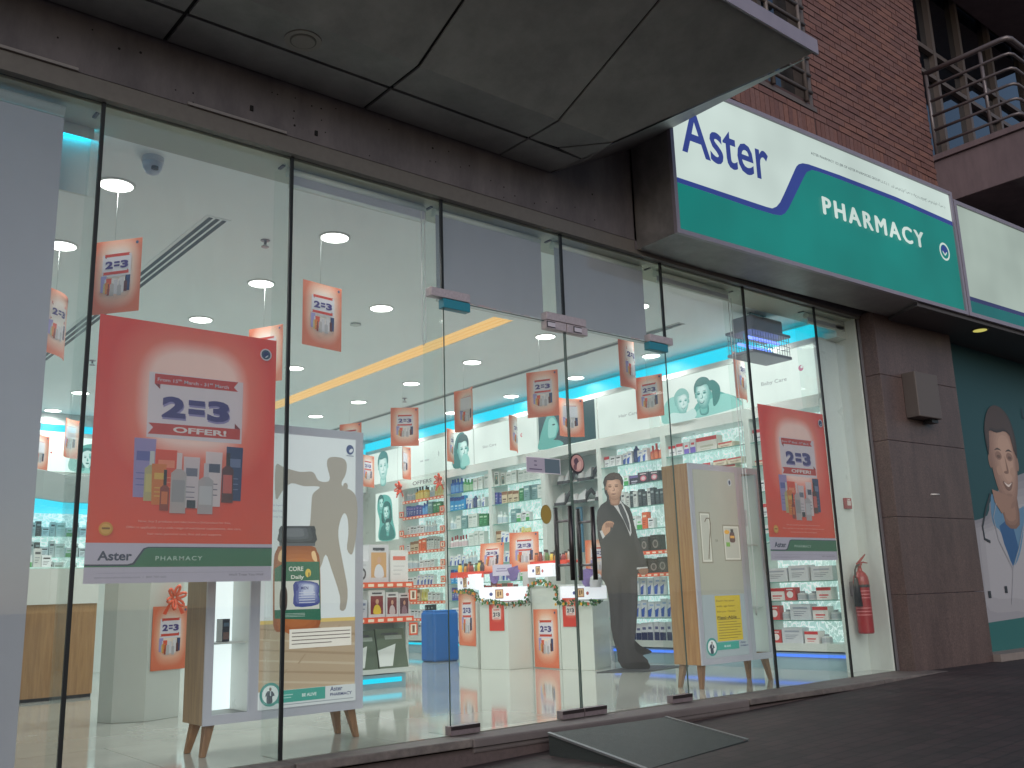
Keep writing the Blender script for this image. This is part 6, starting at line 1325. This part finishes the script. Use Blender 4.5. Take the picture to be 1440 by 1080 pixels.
# garlands
LEAF = [mat('garland_leaf_%d' % i, c, .5) for i, c in enumerate([(46, 104, 52), (70, 128, 60), (34, 80, 46)])]
FLW = [mat('garland_flower_%d' % i, c, .5) for i, c in enumerate([(240, 180, 50), (232, 120, 40), (222, 90, 50)])]
def garland(path, lb, seed):
    r_ = random.Random(seed); t = thing('garland', path[0], lb, 'garland'); O = Vector(path[0]); pts = []
    for i in range(len(path)-1):
        a_, c_ = Vector(path[i])-O, Vector(path[i+1])-O; n_ = max(2, int((c_-a_).length/.04))
        pts += [a_.lerp(c_, k/n_) for k in range(n_)]
    pts.append(Vector(path[-1])-O)
    q = MB(); q.tube(pts, .004, LEAF[2], n=5); q.build('vine', t)
    q = MB()
    for p in pts:
        for k in range(5):
            a_ = r_.uniform(0, 2*pi); l_ = r_.uniform(.025, .045); c_ = p+Vector((r_.uniform(-.015, .01), r_.uniform(-.02, .02), r_.uniform(-.015, .015)))
            d = Vector((-.35+r_.uniform(-.3, .2), cos(a_), sin(a_))).normalized(); s_ = d.cross(Vector((1, .2, .1))).normalized()*l_*.38
            q.add([c_, c_+d*l_*.5+s_+Vector((-.004, 0, 0)), c_+d*l_, c_+d*l_*.5-s_], [(0, 1, 2, 3)], r_.choice(LEAF))
    q.build('leaves', t, kind='stuff')
    for p in pts[::2]:
        q = MB(); m = r_.choice(FLW); c_ = p+Vector((-.025, r_.uniform(-.015, .015), r_.uniform(-.015, .015)))
        for k in range(7):
            a_ = 2*pi*k/7; d = Vector((-.25, cos(a_), sin(a_)))*.019; s_ = Vector((0, -sin(a_), cos(a_)))*.008
            q.add([c_, c_+d*.6+s_, c_+d, c_+d*.6-s_], [(0, 1, 2, 3)], m)
        q.lathe([(0, 0), (.005, 0), (.005, .004), (0, .005)], tuple(c_+Vector((-.004, 0, -.002))), pr(120, 60, 30), n=6); q.build('flower', t)
def off(p, z, k=.03): return (p[0]-k, p[1]-.01, z)
garland([off(P1[0], .83), off(P1[1], .815), (6.46, 3.82, .79), off(P2[0], .735), off(P2[1], .665), off(P2[2], .68), (6.86, 3.41, .76), off(P3[0], .86), off(((P3[0][0]+P3[1][0])/2, (P3[0][1]+P3[1][1])/2), .90), off(P3[1], .84), (6.83, 2.90, .75), off(P4[0], .67), off(P4[1], .665), (7.2, 2.63, .675)], 'green garland with orange flowers draped around the island plinths', 3)

# ================================================================== LEFT COUNTER, BLUE BIN, SMALL GONDOLA
t = thing('counter', (2.2, 4.6, 0), 'curved oak fronted counter with a white top band at the far left', 'counter')
cv = [(-1.6, .35), (-.9, .12), (-.3, .02), (.1, .0), (.53, .06)]
b = MB(); b.prism(cv+[(.60, .6), (-1.6, .9)], .03, .82, COAK); b.build('oak_front', t); b = MB(); b.prism([(x, y-.02) for x, y in cv]+[(.63, .62), (-1.6, .92)], .82, 1.13, WHITEG); b.build('white_band', t)
b = MB(); b.prism([(x, y+.03) for x, y in cv]+[(.58, .6), (-1.6, .9)], 0, .03, DARKM); b.build('plinth_strip', t); b = MB(); b.prism([(x, y-.01) for x, y in cv]+[(.61, .6), (-1.6, .9)], 1.13, 1.145, SHELFG); b.build('glass_top', t)
place_row('wk gs wb ww gn gs wk', 'glass top of the oak counter', (1.75, 4.75, 0), .8, 1.146, .05)
t = thing('blue_bin', (6.85, 5.2, 0), 'plain blue rounded bin standing left of the promotion island', 'bin', rz=-.1)
q = MB(); q.box(0, .36, 0, .34, 0, .60, mat('blue_plastic', (28, 96, 168), .35)); q.build('bin_body', t, bevel=.03); q = MB(); q.box(.02, .34, .02, .32, .60, .615, mat('bin_lid_blue', (40, 116, 190), .35)); q.build('lid', t, bevel=.006)
GX, GY = 4.35, 2.80
t = thing('gondola', (GX, GY, 0), 'small white gondola with orange price rails right of the left lightbox', 'gondola')
MB().box(.0, .60, .33, .36, .0, 1.22, GREYB).build('back_panel', t); MB().box(.60, .63, .12, .36, .13, .93, WHITEG).build('side_panel', t)
MB().box(.0, .63, .02, .36, .13, .17, WHITEG).build('base_panel', t); MB().box(.0, .55, .05, .33, .0, .12, mat('toe_panel', (150, 176, 184))).build('plinth', t); MB().box(.0, .50, .035, .05, .05, .09, CYAN).build('toe_light', t)
for z, r1 in ((.905, 1), (.60, 1)):
    MB().box(.0, .60, .02, .33, z-.012, z, SHELFG).build('shelf', t); q = MB(); q.box(.0, .61, .0, .014, z-.035, z+.015, RAIL)
    for j in range(6): q.box(.03+j*.10, .09+j*.10, -.001, .0, z-.025, z-.0, RAILT)
    q.build('price_rail', t)
def carton(x, z, w, d, h, c, c2, c3, kind, lb, y=.05, txt=None, tilt=0, rz=0):
    q = mk_box(w, d, h, c, c2, c3, kind)
    if txt: q.text(txt, 0, h*.84, h*.075, pr(70, 66, 80), bold=.03, width=w*.6)
    o = q.build('carton', loc=(GX+x, GY+y, z+.001), rz=rz, label=lb, cat='carton'); o.rotation_euler = (-tilt, 0, rz)
carton(.10, .905, .13, .12, .20, (206, 208, 212), (70, 70, 80), (190, 190, 196), 'round', 'white device carton on the top shelf of the small gondola, far left')
carton(.27, .905, .21, .14, .35, (206, 204, 208), (206, 160, 110), (216, 216, 222), 'photo', 'large carton with a photo of a man on the gondola top shelf', txt='rossmax')
carton(.49, .905, .19, .14, .30, (226, 224, 222), (222, 110, 90), (206, 206, 206), 'text', 'plain white carton at the right of the gondola top shelf')
carton(.09, .60, .12, .12, .17, (196, 200, 208), (120, 130, 160), (90, 96, 120), 'text', 'small grey carton at the left of the gondola middle shelf')
carton(.25, .60, .17, .13, .25, (216, 214, 214), (130, 44, 50), (232, 200, 60), 'photo', 'carton showing a person in yellow on the gondola middle shelf')
carton(.41, .60, .13, .12, .23, (216, 214, 214), (120, 44, 50), (206, 190, 190), 'photo', 'slim maroon and white photo carton on the gondola middle shelf')
carton(.54, .60, .12, .12, .22, (210, 208, 210), (96, 60, 70), (150, 120, 130), 'photo', 'grey photo carton at the right end of the gondola middle shelf')
carton(.13, .17, .25, .08, .34, (88, 100, 84), (206, 210, 206), (150, 160, 150), 'corner', 'olive boxed nebuliser leaning at the left of the gondola base', y=.03, tilt=.25, txt='rossmax')
carton(.42, .17, .30, .08, .35, (92, 104, 86), (214, 218, 214), (150, 160, 150), 'corner', 'olive boxed nebuliser leaning at the right of the gondola base', y=.03, tilt=.25, txt='rossmax')
for z, w in ((.80, 'upper'), (.50, 'lower')):
    q = MB(); q.box(-.05, .05, 0, .003, -.055, .055, RAIL); q.rect(-.035, -.04, .035, .04, pr(236, 226, 206)); q.rect(-.015, -.03, .015, .03, pr(130, 90, 70)); q.build('price_tag', loc=(GX+.60, GY-.01, z), rz=.15, label='small orange price tag at the %s right edge of the gondola' % w, cat='price tag')

# ================================================================== FIRE EXTINGUISHER AND CALL POINT
t = thing('fire_extinguisher', (8.04, .125, .33), 'red fire extinguisher hung on the white end panel behind the last pane', 'fire extinguisher')
RED = mat('extinguisher_red', (150, 18, 26), .3, coat=.3)
q = MB(); q.lathe([(0, .0), (.062, .0), (.07, .012), (.07, .46), (.064, .50), (.045, .535), (.022, .555), (.02, .575), (0, .575)], (0, 0, 0), RED, n=24); q.build('cylinder', t)
q = MB(); q.lathe([(.0712, .405), (.0712, .43)], (0, 0, 0), pr(30, 28, 30), n=24); q.build('black_band', t)
q = MB()
for k, z in enumerate((.37, .34, .31, .22, .19, .16)): q.lathe([(.0706, z), (.0706, z+.008)], (0, 0, 0), pr(206, 120, 120), n=24)
q.build('label_print', t, kind='stuff')
q = MB(); q.cyl((0, 0, .575), (0, 0, .62), .018, RED, n=12); q.box(-.03, .03, -.012, .012, .60, .625, RED); q.build('valve', t)
q = MB(); q.tube([(-.01, 0, .625), (.05, -.005, .665), (.10, -.01, .70)], [.012, .010, .006], RED, n=8); q.build('carry_handle', t)
q = MB(); q.tube([(.0, 0, .615), (.06, -.005, .63), (.12, -.01, .622)], [.009, .008, .006], RED, n=8); q.build('lever', t)
q = MB(); q.tube([(-.01, -.01, .61), (-.06, -.01, .60), (-.095, -.01, .56), (-.10, -.01, .48)], .009, BLACK, n=8); q.build('hose', t)
q = MB(); q.tube([(-.10, -.01, .49), (-.10, -.01, .40), (-.095, -.01, .24)], [.016, .028, .036], BLACK, n=10); q.build('horn', t)
MB().box(-.03, .03, .06, .11, .33, .46, STEEL).build('wall_bracket', t)
t = thing('fire_call_point', (8.10, .225, 1.50), 'small red fire call point on the white end panel above the extinguisher', 'call point')
q = MB(); q.box(-.05, .05, -.03, .0, -.045, .055, mat('call_point_red', (150, 44, 44), .4)); q.build('housing', t, bevel=.004)
q = MB(); q.rect(-.03, -.015, .03, .03, pr(206, 190, 186), layer=0); q.rect(-.02, .035, .02, .045, pr(226, 200, 196)); q.v = [(x, y-.031, z) for x, y, z in q.v]; q.build('break_panel', t)
MB().box(7.9, 8.22, .226, .24, 0, 3.1, WHITEG).build('end_wall', kind='structure')
